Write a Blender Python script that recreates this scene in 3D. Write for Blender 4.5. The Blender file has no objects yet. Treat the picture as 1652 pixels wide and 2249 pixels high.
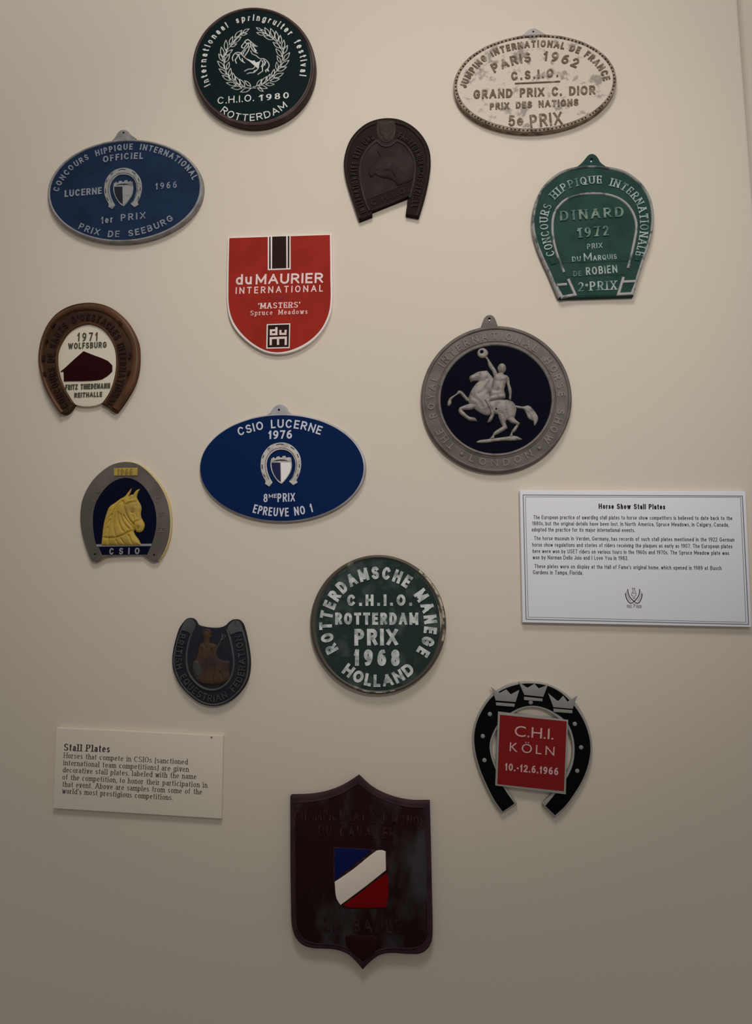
import bpy, bmesh, math, random
import numpy as np
from mathutils import Vector, Matrix
from mathutils.geometry import delaunay_2d_cdt

random.seed(4)
scene = bpy.context.scene
COL = scene.collection

# ------------------------------------------------------------------ camera
FW, FH, FPX = 1652.0, 2249.0, 1675.0
DIST, CAMZ = 0.80, 1.45
YAW, PITCH = math.radians(5.5), math.radians(7.5)
fwd = Vector((-math.sin(YAW) * math.cos(PITCH), math.cos(YAW) * math.cos(PITCH), math.sin(PITCH)))
rgt = Vector((math.cos(YAW), math.sin(YAW), 0.0))
upv = rgt.cross(fwd)
CAMP = Vector((0.0, -DIST, CAMZ))
cam_d = bpy.data.cameras.new('camera')
cam_d.sensor_fit = 'HORIZONTAL'
cam_d.sensor_width = 36.0
cam_d.lens = FPX / FW * 36.0
cam_d.clip_start = 0.02
cam = bpy.data.objects.new('camera', cam_d)
COL.objects.link(cam)
R3 = Matrix((rgt, upv, -fwd)).transposed()
cam.matrix_world = Matrix.Translation(CAMP) @ R3.to_4x4()
scene.camera = cam

# ------------------------------------------------------------------ light
scene.view_settings.view_transform = 'Standard'
scene.view_settings.look = 'None'
scene.view_settings.gamma = 1.0
scene.view_settings.use_curve_mapping = False
scene.view_settings.exposure = 0.0
world = bpy.data.worlds.new('room_ambience')
scene.world = world
world.use_nodes = True
world.node_tree.nodes['Background'].inputs[0].default_value = (1.0, 0.985, 0.96, 1)
world.node_tree.nodes['Background'].inputs[1].default_value = 0.238


def area(name, loc, target, sx, sy, power, col):
    l = bpy.data.lights.new(name, 'AREA')
    l.shape = 'RECTANGLE'
    l.size, l.size_y, l.energy, l.color = sx, sy, power, col
    o = bpy.data.objects.new(name, l)
    COL.objects.link(o)
    o.location = loc
    o.rotation_euler = (Vector(target) - Vector(loc)).to_track_quat('-Z', 'Y').to_euler()
    return o


area('ceiling_lamp', (-0.04, -0.85, 2.758), (0.1, 0.0, 1.75), 0.42, 0.30, 6.4, (1.0, 0.985, 0.96))
spot_d = bpy.data.lights.new('track_spot', 'SPOT')
spot_d.energy, spot_d.color = 36.0, (1.0, 0.985, 0.955)
spot_d.spot_size, spot_d.spot_blend, spot_d.shadow_soft_size = 0.60, 1.0, 0.07
spot = bpy.data.objects.new('track_spot', spot_d)
COL.objects.link(spot)
spot.location = (0.472, -1.670, 2.235)
spot.rotation_euler = (Vector((-0.017, 0.0, 1.743)) - Vector(spot.location)).to_track_quat('-Z', 'Y').to_euler()


# ------------------------------------------------------------------ pixel rays -> wall coordinates
def U(px, py, h=0.0):
    d = fwd + rgt * ((px - FW / 2) / FPX) + upv * ((FH / 2 - py) / FPX)
    t = (DIST - h) / d.y
    p = CAMP + d * t
    return (p.x, p.z)


class Crop:
    """coordinates read off an enlarged detail of the reference"""
    def __init__(s, ox, oy, k):
        s.ox, s.oy, s.k = ox, oy, k

    def px(s, x, y):
        return (s.ox + x / s.k, s.oy + y / s.k)

    def w(s, pts, h):
        return np.array([U(*s.px(x, y), h) for x, y in pts])

    def unit(s, x, y, h):
        a, b = s.w([(x - 5, y), (x + 5, y)], h)
        return float(np.linalg.norm(a - b)) / 10


# ------------------------------------------------------------------ colours and materials
def lin(c):
    c = c / 255.0
    return c / 12.92 if c <= 0.04045 else ((c + 0.055) / 1.055) ** 2.4


WALL_ALB = (0.722, 0.624, 0.512)
WALL_TAB = [(0, (194, 183, 166)), (300, (196, 184, 166)), (700, (187, 175, 157)), (1000, (176, 165, 149)),
            (1300, (165, 153, 138)), (1600, (150, 140, 126)), (1900, (136, 127, 115)), (2249, (120, 112, 102))]


def alb(rgb, y):
    """paint colour that shows as rgb where the bare wall shows as in WALL_TAB"""
    for (y0, a), (y1, b) in zip(WALL_TAB, WALL_TAB[1:]):
        if y <= y1:
            t = (y - y0) / (y1 - y0)
            w = [a[i] * (1 - t) + b[i] * t for i in range(3)]
            break
    a = [lin(rgb[i]) / lin(w[i]) * WALL_ALB[i] for i in range(3)]
    k = min(1.0, 0.9 / max(a))
    return tuple(v * k for v in a)


def mat(name, rgb, y=1000, rough=0.5, metal=0.0, spec=0.3, rgb2=None, scale=120.0, lo=0.45, hi=0.6, bump=0.0,
        bscale=900.0, raw=None, stretch=None, detail=4.0):
    m = bpy.data.materials.new(name)
    m.use_nodes = True
    nt = m.node_tree
    b = nt.nodes['Principled BSDF']
    c = raw or alb(rgb, y)
    b.inputs['Base Color'].default_value = (*c, 1)
    b.inputs['Roughness'].default_value = rough
    b.inputs['Metallic'].default_value = metal
    b.inputs['Specular IOR Level'].default_value = spec
    tc = nt.nodes.new('ShaderNodeTexCoord')
    if rgb2 is not None:
        n = nt.nodes.new('ShaderNodeTexNoise')
        n.inputs['Scale'].default_value = scale
        n.inputs['Detail'].default_value = detail
        if stretch:
            mp = nt.nodes.new('ShaderNodeMapping')
            mp.inputs['Scale'].default_value = stretch
            nt.links.new(tc.outputs['Object'], mp.inputs[0])
            nt.links.new(mp.outputs[0], n.inputs['Vector'])
        else:
            nt.links.new(tc.outputs['Object'], n.inputs['Vector'])
        r = nt.nodes.new('ShaderNodeValToRGB')
        r.color_ramp.elements[0].position = lo
        r.color_ramp.elements[1].position = hi
        r.color_ramp.elements[0].color = (*c, 1)
        r.color_ramp.elements[1].color = (*alb(rgb2, y), 1)
        nt.links.new(n.outputs['Fac'], r.inputs[0])
        nt.links.new(r.outputs[0], b.inputs['Base Color'])
    if bump > 0:
        n2 = nt.nodes.new('ShaderNodeTexNoise')
        n2.inputs['Scale'].default_value = bscale
        n2.inputs['Detail'].default_value = 3
        nt.links.new(tc.outputs['Object'], n2.inputs['Vector'])
        bp = nt.nodes.new('ShaderNodeBump')
        bp.inputs['Strength'].default_value = bump
        bp.inputs['Distance'].default_value = 0.001
        nt.links.new(n2.outputs['Fac'], bp.inputs['Height'])
        nt.links.new(bp.outputs[0], b.inputs['Normal'])
    return m


# ------------------------------------------------------------------ things and meshes
ORG = {}


def thing(name, label, cat, px, py, group=None):
    o = bpy.data.objects.new(name, None)
    COL.objects.link(o)
    x, z = U(px, py, 0)
    o.location = (x, 0, z)
    o.empty_display_size = 0.02
    o['label'], o['category'] = label, cat
    if group:
        o['group'] = group
    ORG[o.name] = (x, z)
    return o


def mk(name, verts, faces, m, parent, smooth=False):
    """verts are (x, h, z): h is the height in front of the wall"""
    ox, oz = ORG[parent.name] if parent else (0, 0)
    me = bpy.data.meshes.new(name)
    me.from_pydata([(v[0] - ox, -v[1], v[2] - oz) for v in verts], [], faces)
    me.materials.append(m)
    if smooth:
        me.polygons.foreach_set('use_smooth', [True] * len(me.polygons))
    me.update()
    o = bpy.data.objects.new(name, me)
    COL.objects.link(o)
    if parent:
        o.parent = parent
        ORG[o.name] = (ox, oz)
    return o


# ------------------------------------------------------------------ outlines
def cr(pts, closed=True, n=5, corner=48):
    """Catmull-Rom through the points; sharp turns stay corners"""
    P = [np.array(p, float) for p in pts]
    N = len(P)
    T = []
    for i in range(N):
        if not closed and i in (0, N - 1):
            T.append(np.zeros(2))
            continue
        a, b, c = P[i - 1], P[i], P[(i + 1) % N]
        u, v = b - a, c - b
        lu, lv = np.linalg.norm(u) + 1e-9, np.linalg.norm(v) + 1e-9
        ang = math.degrees(math.acos(max(-1, min(1, float(u @ v) / (lu * lv)))))
        if ang > corner:
            T.append(None)
        else:
            d = u / lu + v / lv
            T.append(d / (np.linalg.norm(d) + 1e-9))
    out = []
    for i in range(N if closed else N - 1):
        a, b = P[i], P[(i + 1) % N]
        L = np.linalg.norm(b - a)
        ta, tb = T[i], T[(i + 1) % N]
        ta = (b - a) / (L + 1e-9) if ta is None or not ta.any() else ta
        tb = (b - a) / (L + 1e-9) if tb is None or not tb.any() else tb
        for k in range(n):
            t = k / n
            h00, h10 = 2 * t**3 - 3 * t**2 + 1, t**3 - 2 * t**2 + t
            h01, h11 = -2 * t**3 + 3 * t**2, t**3 - t**2
            out.append(tuple(h00 * a + h10 * L * ta + h01 * b + h11 * L * tb))
    if not closed:
        out.append(tuple(P[-1]))
    return out


def ell(cx, cy, a, b, rot=0.0, n=120, a0=0.0, a1=360.0):
    """angles run counter-clockwise as seen, from three o'clock; y points down in the detail"""
    out = []
    c, s = math.cos(math.radians(rot)), math.sin(math.radians(rot))
    full = abs(a1 - a0) >= 359.9
    for i in range(n if full else n + 1):
        t = math.radians(a0 + (a1 - a0) * i / n)
        x, y = a * math.cos(t), b * math.sin(t)
        out.append((cx + x * c - y * s, cy - (x * s + y * c)))
    return out


def inset_px(pts, d):
    P = np.array(pts, float) * np.array([1, -1])
    flip = np.sum(P[:, 0] * np.roll(P[:, 1], -1) - np.roll(P[:, 0], -1) * P[:, 1]) < 0
    Q = inset(P[::-1] if flip else P, d)
    Q = Q[::-1] if flip else Q
    return Q * np.array([1, -1])


def ccw(P):
    x, z = P[:, 0], P[:, 1]
    ar = np.sum(x * np.roll(z, -1) - np.roll(x, -1) * z)
    return P if ar > 0 else P[::-1]


def inset(P, d):
    e = np.roll(P, -1, 0) - P
    e /= np.linalg.norm(e, axis=1)[:, None] + 1e-12
    nrm = np.stack([-e[:, 1], e[:, 0]], 1)
    pn = np.roll(nrm, 1, 0)
    b = nrm + pn
    k = np.clip((nrm * pn).sum(1) + 1, 0.5, 2)
    return P + b / k[:, None] * d


def plate(name, P, h0, h1, m, parent, bevel=0.0, steps=4, smooth=True):
    """a slab with a rounded front edge; P is the silhouette in wall coordinates"""
    P = ccw(np.asarray(P))
    n = len(P)
    rings = [(0.0, h0), (0.0, h1 - bevel)]
    if bevel > 0:
        for i in range(1, steps + 1):
            t = i / steps * math.pi / 2
            rings.append((bevel * (1 - math.cos(t)), h1 - bevel + bevel * math.sin(t)))
    V, F = [], []
    for d, h in rings:
        Q = inset(P, d) if d else P
        V += [(q[0], h, q[1]) for q in Q]
    for r in range(len(rings) - 1):
        for i in range(n):
            j = (i + 1) % n
            F.append((r * n + i, r * n + j, (r + 1) * n + j, (r + 1) * n + i))
    F.append(tuple(range((len(rings) - 1) * n, len(rings) * n)))
    F.append(tuple(range(n - 1, -1, -1)))
    o = mk(name, V, F, m, parent)
    if bevel > 0 and smooth:
        us = [True] * len(o.data.polygons)
        for i in range(n):
            us[i] = False
        us[-1] = us[-2] = False
        o.data.polygons.foreach_set('use_smooth', us)
        o.data.set_sharp_from_angle(angle=math.radians(35))
    return o


PROF = {'flat': [(-.5, 0), (-.5, 1), (.5, 1), (.5, 0)],
        'soft': [(-.5, 0), (-.5, .6), (-.4, .9), (-.25, 1), (.25, 1), (.4, .9), (.5, .6), (.5, 0)],
        'round': [(-.5, 0), (-.47, .35), (-.38, .65), (-.2, .92), (0, 1), (.2, .92), (.38, .65), (.47, .35), (.5, 0)]}


def sweep(V, F, path, w, h0, h1, closed=False, prof='flat', wz=None):
    """adds one swept band; w may be a list of widths along the path"""
    P = np.asarray(path, float)
    n = len(P)
    if n < 2:
        return
    W = np.full(n, w) if np.isscalar(w) else np.asarray(w)
    e = (np.roll(P, -1, 0) - P) if closed else np.diff(P, axis=0)
    e = e / (np.linalg.norm(e, axis=1)[:, None] + 1e-12)
    if closed:
        nx, pv = e, np.roll(e, 1, 0)
    else:
        nx = np.vstack([e, e[-1:]])
        pv = np.vstack([e[:1], e])
    n1, n2 = np.stack([-nx[:, 1], nx[:, 0]], 1), np.stack([-pv[:, 1], pv[:, 0]], 1)
    b = (n1 + n2) / np.clip((n1 * n2).sum(1) + 1, 0.45, 2)[:, None]
    pr = PROF[prof]
    m = len(pr)
    base = len(V)
    for i in range(n):
        for u, t in pr:
            o = b[i] * (u * W[i])
            if wz is not None:
                o = o * np.array([1.0, wz])
            V.append((P[i, 0] + o[0], h0 + (h1 - h0) * t + 6e-6 * t * i / n, P[i, 1] + o[1]))
    for i in range(n if closed else n - 1):
        j = (i + 1) % n
        for k in range(m - 1):
            F.append((base + i * m + k, base + i * m + k + 1, base + j * m + k + 1, base + j * m + k))
    if not closed:
        F.append(tuple(base + k for k in range(m - 1, -1, -1)))
        F.append(tuple(base + (n - 1) * m + k for k in range(m)))


def strokes(name, C, paths, w, h0, h1, m, parent, closed=False, prof='soft', smooth_path=True, n=5):
    """raised lines; paths and w in the detail's own coordinates"""
    V, F = [], []
    for i, p in enumerate(paths):
        q = cr(p, closed, n) if smooth_path and len(p) > 2 else p
        P = C.w(q, h1)
        u = C.unit(q[0][0], q[0][1], h1)
        W = np.array([w(k / (len(P) - 1)) for k in range(len(P))]) if callable(w) else w
        sweep(V, F, P, W * u, h0, h1 + i * 1e-5, closed, prof)
    o = mk(name, V, F, m, parent, smooth=(prof == 'round'))
    if prof == 'round':
        o.data.set_sharp_from_angle(angle=math.radians(50))
    return o


def dots(name, C, cs, r, h0, h1, m, parent, seg=12):
    V, F = [], []
    for x, y in cs:
        c = C.w([(x, y)], h1)[0]
        rr = C.unit(x, y, h1) * r
        b = len(V)
        rings = [(1, 0), (.94, .45), (.7, .8), (.36, .97)]
        for k, t in rings:
            for i in range(seg):
                a = 2 * math.pi * i / seg
                V.append((c[0] + rr * k * math.cos(a), h0 + (h1 - h0) * t, c[1] + rr * k * math.sin(a)))
        for q in range(len(rings) - 1):
            for i in range(seg):
                j = (i + 1) % seg
                F.append((b + q * seg + i, b + q * seg + j, b + (q + 1) * seg + j, b + (q + 1) * seg + i))
        F.append(tuple(b + (len(rings) - 1) * seg + i for i in range(seg)))
    return mk(name, V, F, m, parent, smooth=True)


def seg_dist(Q, P, closed):
    A = P
    B = np.roll(P, -1, 0) if closed else None
    if not closed:
        A, B = P[:-1], P[1:]
    best = np.full(len(Q), 1e9)
    for a, b in zip(A, B):
        d = b - a
        t = np.clip(((Q - a) @ d) / (d @ d + 1e-18), 0, 1)
        best = np.minimum(best, np.linalg.norm(Q - a - t[:, None] * d, axis=1))
    return best


def inside(Q, P):
    c = np.zeros(len(Q), bool)
    x, y = Q[:, 0], Q[:, 1]
    for a, b in zip(P, np.roll(P, -1, 0)):
        cond = (a[1] > y) != (b[1] > y)
        xi = (b[0] - a[0]) * (y - a[1]) / (b[1] - a[1] + 1e-18) + a[0]
        c ^= cond & (x < xi)
    return c


def relief(name, C, outline, h0, H, R, m, parent, carve=(), bumps=(), step=0.9, smooth=True, corner=48):
    """a modelled low relief: a pillowed shape with carved lines and bosses (detail coordinates)"""
    q = cr(outline, True, 4, corner)
    P = ccw(C.w(q, h0 + H * .7)) * 1000
    out = []
    for a, b in zip(P, np.roll(P, -1, 0)):
        k = max(1, int(round(np.linalg.norm(b - a) / step)))
        for i in range(k):
            out.append(a + (b - a) * i / k)
    B = np.array(out)
    lo, hi = B.min(0), B.max(0)
    gx, gy = np.meshgrid(np.arange(lo[0], hi[0], step), np.arange(lo[1], hi[1], step))
    gx[1::2] += step / 2
    G = np.stack([gx.ravel(), gy.ravel()], 1)
    G = G[inside(G, B)]
    I1, I2 = inset(B, .10), inset(B, step * .55)
    I1 = I1[inside(I1, B) & (seg_dist(I1, B, True) > .07)]
    I2 = I2[inside(I2, B) & (seg_dist(I2, B, True) > step * .42)]
    if len(G):
        G = G[seg_dist(G, B, True) > step * 1.0]
    pts = np.vstack([B, I1, I2, G])
    v, e, f, *_ = delaunay_2d_cdt([Vector(p) for p in pts], [], [list(range(len(B)))], 1, 1e-5)
    X = np.array([tuple(p) for p in v])
    u = C.unit(*outline[0], h0) * 1000
    d = seg_dist(X, P, True)
    t = np.clip(d / (R * u), 0, 1)
    hh = H * np.sqrt(np.maximum(0, 1 - (1 - t) ** 2))
    for path, w, dep in carve:
        L = C.w(cr(path, False, 4) if len(path) > 2 else path, h0 + H * .7) * 1000
        dd = seg_dist(X, L, False)
        hh = hh - dep * np.exp(-(dd / (w * u)) ** 2) * np.minimum(1, t * 2)
    for (bx, by), r, amp in bumps:
        c = C.w([(bx, by)], h0 + H * .7)[0] * 1000
        dd = np.linalg.norm(X - c, axis=1)
        hh = hh + amp * np.exp(-(dd / (r * u)) ** 2) * np.minimum(1, t * 2)
    hh = np.maximum(hh, .00025)
    hh = np.where(d < 1e-3, -0.0002, hh)
    V = [(X[i, 0] / 1000, h0 + hh[i], X[i, 1] / 1000) for i in range(len(X))]
    F = []
    for t3 in f:
        a, b, c = (X[i] for i in t3)
        s = (b[0] - a[0]) * (c[1] - a[1]) - (b[1] - a[1]) * (c[0] - a[0])
        F.append(tuple(t3) if s > 0 else tuple(reversed(t3)))
    return mk(name, V, F, m, parent, smooth=smooth)


# ------------------------------------------------------------------ lettering: single-line letters with a pen
def A_(cx, cy, rx, ry, a0, a1, n=9):
    return [(cx + rx * math.cos(math.radians(a0 + (a1 - a0) * i / n)),
             cy + ry * math.sin(math.radians(a0 + (a1 - a0) * i / n))) for i in range(n + 1)]


def O_(cx, cy, rx, ry):
    return A_(cx, cy, rx, ry, 90, 450, 20)


X_ = 0.68
GL = {
 'A': (.86, [[(0, 0), (.5, 1), (1, 0)], [(.18, .34), (.82, .34)]]),
 'B': (.70, [[(0, 0), (0, 1), (.5, 1)] + A_(.52, .76, .4, .24, 90, -90) + [(0, .52)], [(.45, .52)] + A_(.52, .26, .48, .26, 90, -90) + [(0, 0)]]),
 'C': (.80, [A_(.5, .5, .5, .5, 42, 318, 16)]),
 'D': (.78, [[(0, 0), (0, 1), (.4, 1)] + A_(.42, .5, .58, .5, 90, -90, 12) + [(0, 0)]]),
 'E': (.62, [[(1, 1), (0, 1), (0, 0), (1, 0)], [(0, .52), (.88, .52)]]),
 'F': (.58, [[(1, 1), (0, 1), (0, 0)], [(0, .5), (.85, .5)]]),
 'G': (.84, [A_(.5, .5, .5, .5, 42, 325, 16) + [(.97, .46), (.6, .46)]]),
 'H': (.76, [[(0, 0), (0, 1)], [(1, 0), (1, 1)], [(0, .52), (1, .52)]]),
 'I': (0.0, [[(.5, 0), (.5, 1)]]),
 'J': (.5, [[(1, 1), (1, .28)] + A_(.5, .28, .5, .28, 0, -170)]),
 'K': (.74, [[(0, 0), (0, 1)], [(1, 1), (0, .38)], [(.33, .6), (1, 0)]]),
 'L': (.56, [[(0, 1), (0, 0), (1, 0)]]),
 'M': (.92, [[(0, 0), (0, 1), (.5, .2), (1, 1), (1, 0)]]),
 'N': (.78, [[(0, 0), (0, 1), (1, 0), (1, 1)]]),
 'O': (.84, [O_(.5, .5, .5, .5)]),
 'P': (.68, [[(0, 0), (0, 1), (.5, 1)] + A_(.5, .73, .5, .27, 90, -90) + [(0, .46)]]),
 'Q': (.84, [O_(.5, .5, .5, .5), [(.6, .28), (1, -.04)]]),
 'R': (.72, [[(0, 0), (0, 1), (.5, 1)] + A_(.5, .74, .48, .26, 90, -90) + [(0, .48)], [(.48, .48), (1, 0)]]),
 'S': (.70, [A_(.5, .75, .46, .25, 30, 270, 12) + A_(.5, .25, .5, .25, 90, -155, 12)[1:]]),
 'T': (.72, [[(0, 1), (1, 1)], [(.5, 1), (.5, 0)]]),
 'U': (.76, [[(0, 1), (0, .36)] + A_(.5, .36, .5, .36, 180, 360, 12) + [(1, 1)]]),
 'V': (.80, [[(0, 1), (.5, 0), (1, 1)]]),
 'W': (1.1, [[(0, 1), (.25, 0), (.5, .9), (.75, 0), (1, 1)]]),
 'X': (.78, [[(0, 0), (1, 1)], [(0, 1), (1, 0)]]),
 'Y': (.78, [[(0, 1), (.5, .48), (1, 1)], [(.5, .48), (.5, 0)]]),
 'Z': (.68, [[(0, 1), (1, 1), (0, 0), (1, 0)]]),
 '0': (.64, [O_(.5, .5, .5, .5)]),
 '1': (.36, [[(.8, 1), (.8, 0)], [(.72, .97), (0, .76)]]),
 '2': (.60, [A_(.5, .72, .48, .28, 165, -35, 10) + [(0, 0), (1, 0)]]),
 '3': (.60, [A_(.48, .76, .44, .24, 150, -90, 10), A_(.48, .27, .52, .27, 90, -150, 10)]),
 '4': (.66, [[(.75, 0), (.75, 1), (0, .3), (1, .3)]]),
 '5': (.60, [[(.9, 1), (.15, 1), (.08, .52)] + A_(.46, .32, .52, .32, 125, -150, 12)]),
 '6': (.62, [O_(.5, .3, .5, .3), [(0, .32)] + A_(.78, .38, .78, .62, 180, 92, 8)]),
 '7': (.60, [[(0, 1), (1, 1), (.35, 0)]]),
 '8': (.62, [O_(.5, .76, .43, .24), O_(.5, .26, .5, .26)]),
 '9': (.62, [O_(.5, .7, .5, .3), [(1, .68)] + A_(.22, .62, .78, .62, 0, -88, 8)]),
 'a': (.52, [[(.06, .54)] + A_(.48, .46, .46, .22, 130, 0, 7) + [(.94, 0)], [(.94, .4), (.42, .4)] + A_(.42, .2, .42, .2, 90, 270, 8) + [(.7, .03), (.94, .14)]]),
 'b': (.58, [[(0, 1), (0, 0)], O_(.5, .34, .5, .34)]),
 'c': (.54, [A_(.5, .34, .5, .34, 45, 315, 12)]),
 'd': (.58, [[(1, 1), (1, 0)], O_(.5, .34, .5, .34)]),
 'e': (.56, [[(.03, .36), (1, .36)] + A_(.5, .34, .5, .34, 4, 312, 14)]),
 'f': (.40, [[(.35, 0), (.35, .78)] + A_(.8, .8, .45, .2, 180, 70, 6), [(0, .68), (.85, .68)]]),
 'g': (.58, [O_(.5, .34, .5, .34), [(1, .68), (1, -.06)] + A_(.5, -.06, .5, .22, 0, -155, 8)]),
 'h': (.54, [[(0, 0), (0, 1)], [(0, .38)] + A_(.5, .38, .5, .3, 180, 0, 9) + [(1, 0)]]),
 'i': (0.0, [[(.5, 0), (.5, X_)], [(.5, .9), (.5, .97)]]),
 'j': (.2, [[(.8, X_), (.8, -.1), (.0, -.25)], [(.8, .9), (.8, .97)]]),
 'k': (.52, [[(0, 0), (0, 1)], [(.95, X_), (0, .26)], [(.33, .42), (1, 0)]]),
 'l': (0.0, [[(.5, 0), (.5, 1)]]),
 'm': (.86, [[(0, 0), (0, X_)], [(0, .42)] + A_(.25, .42, .25, .26, 180, 0, 8) + [(.5, 0)], [(.5, .42)] + A_(.75, .42, .25, .26, 180, 0, 8) + [(1, 0)]]),
 'n': (.54, [[(0, 0), (0, X_)], [(0, .38)] + A_(.5, .38, .5, .3, 180, 0, 9) + [(1, 0)]]),
 'o': (.58, [O_(.5, .34, .5, .34)]),
 'p': (.58, [[(0, X_), (0, -.28)], O_(.5, .34, .5, .34)]),
 'q': (.58, [[(1, X_), (1, -.28)], O_(.5, .34, .5, .34)]),
 'r': (.38, [[(0, 0), (0, X_)], [(0, .4)] + A_(.75, .34, .75, .33, 165, 70, 6)]),
 's': (.48, [A_(.5, .51, .44, .17, 35, 270, 9) + A_(.5, .17, .5, .17, 90, -150, 9)[1:]]),
 't': (.38, [[(.4, .92), (.4, .17)] + A_(.78, .17, .38, .17, 180, 285, 5), [(0, .68), (.95, .68)]]),
 'u': (.54, [[(0, X_), (0, .3)] + A_(.5, .3, .5, .3, 180, 360, 9), [(1, X_), (1, 0)]]),
 'v': (.54, [[(0, X_), (.5, 0), (1, X_)]]),
 'w': (.80, [[(0, X_), (.25, 0), (.5, .62), (.75, 0), (1, X_)]]),
 'x': (.54, [[(0, 0), (1, X_)], [(0, X_), (1, 0)]]),
 'y': (.54, [[(0, X_), (.5, 0)], [(1, X_), (.3, -.28)]]),
 'z': (.50, [[(0, X_), (1, X_), (0, 0), (1, 0)]]),
 '.': (0.0, [[(.5, 0), (.5, .03)]]),
 ',': (.06, [[(.6, .04), (.3, -.12)]]),
 "'": (0.0, [[(.5, .98), (.4, .78)]]),
 '-': (.3, [[(0, .42), (1, .42)]]),
 '(': (.26, [A_(1, .4, 1, .62, 112, 248, 8)]),
 ')': (.26, [A_(0, .4, 1, .62, 68, -68, 8)]),
 '*': (.36, [[(.5, .3), (.5, .7)], [(.1, .4), (.9, .6)], [(.1, .6), (.9, .4)]]),
}


def along(P):
    d = np.linalg.norm(np.diff(P, axis=0), axis=1)
    s = np.concatenate([[0], np.cumsum(d)])

    def at(t):
        t = min(max(t, 0), s[-1])
        i = min(int(np.searchsorted(s, t, 'right')) - 1, len(d) - 1)
        e = (P[i + 1] - P[i]) / (d[i] + 1e-12)
        return P[i] + e * (t - s[i]), e
    return at, s[-1]


def split_sharp(st):
    """breaks strokes where the pen turns back on itself (N, M, A, V ...)"""
    out = []
    for lp in st:
        cur = [lp[0]]
        for i in range(1, len(lp)):
            cur.append(lp[i])
            if i < len(lp) - 1:
                u = (lp[i][0] - lp[i - 1][0], lp[i][1] - lp[i - 1][1])
                v = (lp[i + 1][0] - lp[i][0], lp[i + 1][1] - lp[i][1])
                d = (u[0] * v[0] + u[1] * v[1]) / (math.hypot(*u) * math.hypot(*v) + 1e-12)
                if d < -.25:
                    out.append(cur)
                    cur = [lp[i]]
        out.append(cur)
    return out


def text(name, C, s, path, cap, m, h0, h1, parent, wt=.15, gap=.24, space=.42, serif=False, wz=None, prof='flat',
         bold_serif=1.0):
    """letters set between the two ends of the baseline path; cap = capital height in detail units"""
    q = cr(path, False, 8, 70) if len(path) > 2 else path
    P = C.w(q, h1)
    at, L = along(P)
    mid = q[len(q) // 2]
    H = C.unit(mid[0], mid[1], h1) * cap
    tot, ws = 0.0, []
    for i, ch in enumerate(s):
        w = space if ch == ' ' else GL[ch][0] + (wt if GL[ch][0] == 0 else 0)
        if serif and ch in 'Iil1':
            w += .12
        ws.append(w)
        tot += w + (gap if i < len(s) - 1 else 0)
    k = L / (H * tot)
    x = 0.0
    V, F = [], []
    T = wt * H
    TZ = (wz or 1.0)
    cnt = 0
    for ch, w in zip(s, ws):
        W = w * k * H
        if ch != ' ':
            c, e = at(x + W / 2)
            # a chord over the letter's width keeps letters upright on curved lines
            a, _ = at(x)
            b, _ = at(x + W)
            if np.linalg.norm(b - a) > 1e-6:
                e = (b - a) / np.linalg.norm(b - a)
            nn = np.array([-e[1], e[0]])

            def put(lp):
                return np.array([c + e * (p[0] - W / 2) + nn * p[1] for p in lp])

            def pen(lp, w_, closed=False, round_=False):
                nonlocal cnt
                Q = np.array(lp)
                if wz is not None:
                    Q = Q * np.array([1, 1 / TZ])
                if not closed:   # square ends
                    d0 = Q[0] - Q[1]
                    d1 = Q[-1] - Q[-2]
                    Q = Q.copy()
                    Q[0] = Q[0] + d0 / (np.linalg.norm(d0) + 1e-12) * w_ * .5
                    Q[-1] = Q[-1] + d1 / (np.linalg.norm(d1) + 1e-12) * w_ * .5
                tv, tf = [], []
                sweep(tv, tf, Q, w_, h0, h1 + (cnt % 6) * 8e-6, closed, prof)
                base = len(V)
                for vx, vh, vz in tv:
                    pz = vz * TZ if wz is not None else vz
                    if pz > H:
                        pz = H
                    if pz < 0 and ch not in 'gjpqyQ,()':
                        pz = 0.0
                    pp = c + e * (vx - W / 2) + nn * pz
                    V.append((pp[0], vh, pp[1]))
                F.extend(tuple(base + i for i in f) for f in tf)
                cnt += 1
            hw = T / 2
            hz = T * TZ / 2
            gw, st = GL[ch]
            tx = T * (1.0 if gw else 0.0)
            for lp in split_sharp(st):
                mp = [(hw + px * max(W - T, 0) if gw else W / 2 + (px - .5) * T, hz + py * (H - 2 * hz)) for px, py in lp]
                closed = len(lp) > 3 and abs(lp[0][0] - lp[-1][0]) < 1e-6 and abs(lp[0][1] - lp[-1][1]) < 1e-6 and lp[0] != (0, 0)
                pen(mp[:-1] if closed else mp, T, closed)
                if serif and not closed and ch not in ".,'-()*":
                    for p0, p1 in ((mp[0], mp[1]), (mp[-1], mp[-2])):
                        dx, dy = p0[0] - p1[0], p0[1] - p1[1]
                        ln = math.hypot(dx, dy) + 1e-12
                        inner = .06 * H < p0[1] < .93 * H and not abs(p0[1] - (hz + X_ * (H - 2 * hz))) < .02 * H
                        if abs(dy) / ln > .55 and not inner and ch not in 'CcSsGae236895Jft':
                            sw = T * .5 + .11 * H * min(1.2, k) * bold_serif * (.6 if ch in 'vwxyVWXYAMN' else 1)
                            rt = 0 if (ch.islower() and ch not in 'vwxy' and p0[1] > .3 * H) else sw - hz * .6
                            pen([(p0[0] - sw + hz * .6, p0[1]), (p0[0] + rt, p0[1])], min(T, .085 * H / TZ if wz else .085 * H))
                        elif abs(dx) / ln > .9 and ch in 'EFLTZz':
                            sg = -1 if p0[1] > .5 * H else 1
                            pen([(p0[0], p0[1]), (p0[0], p0[1] + sg * .2 * H)], T * .6)
        x += W + gap * k * H
    return mk(name, V, F, m, parent)


# printed type from Blender's own letter shapes
_gc = {}


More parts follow.
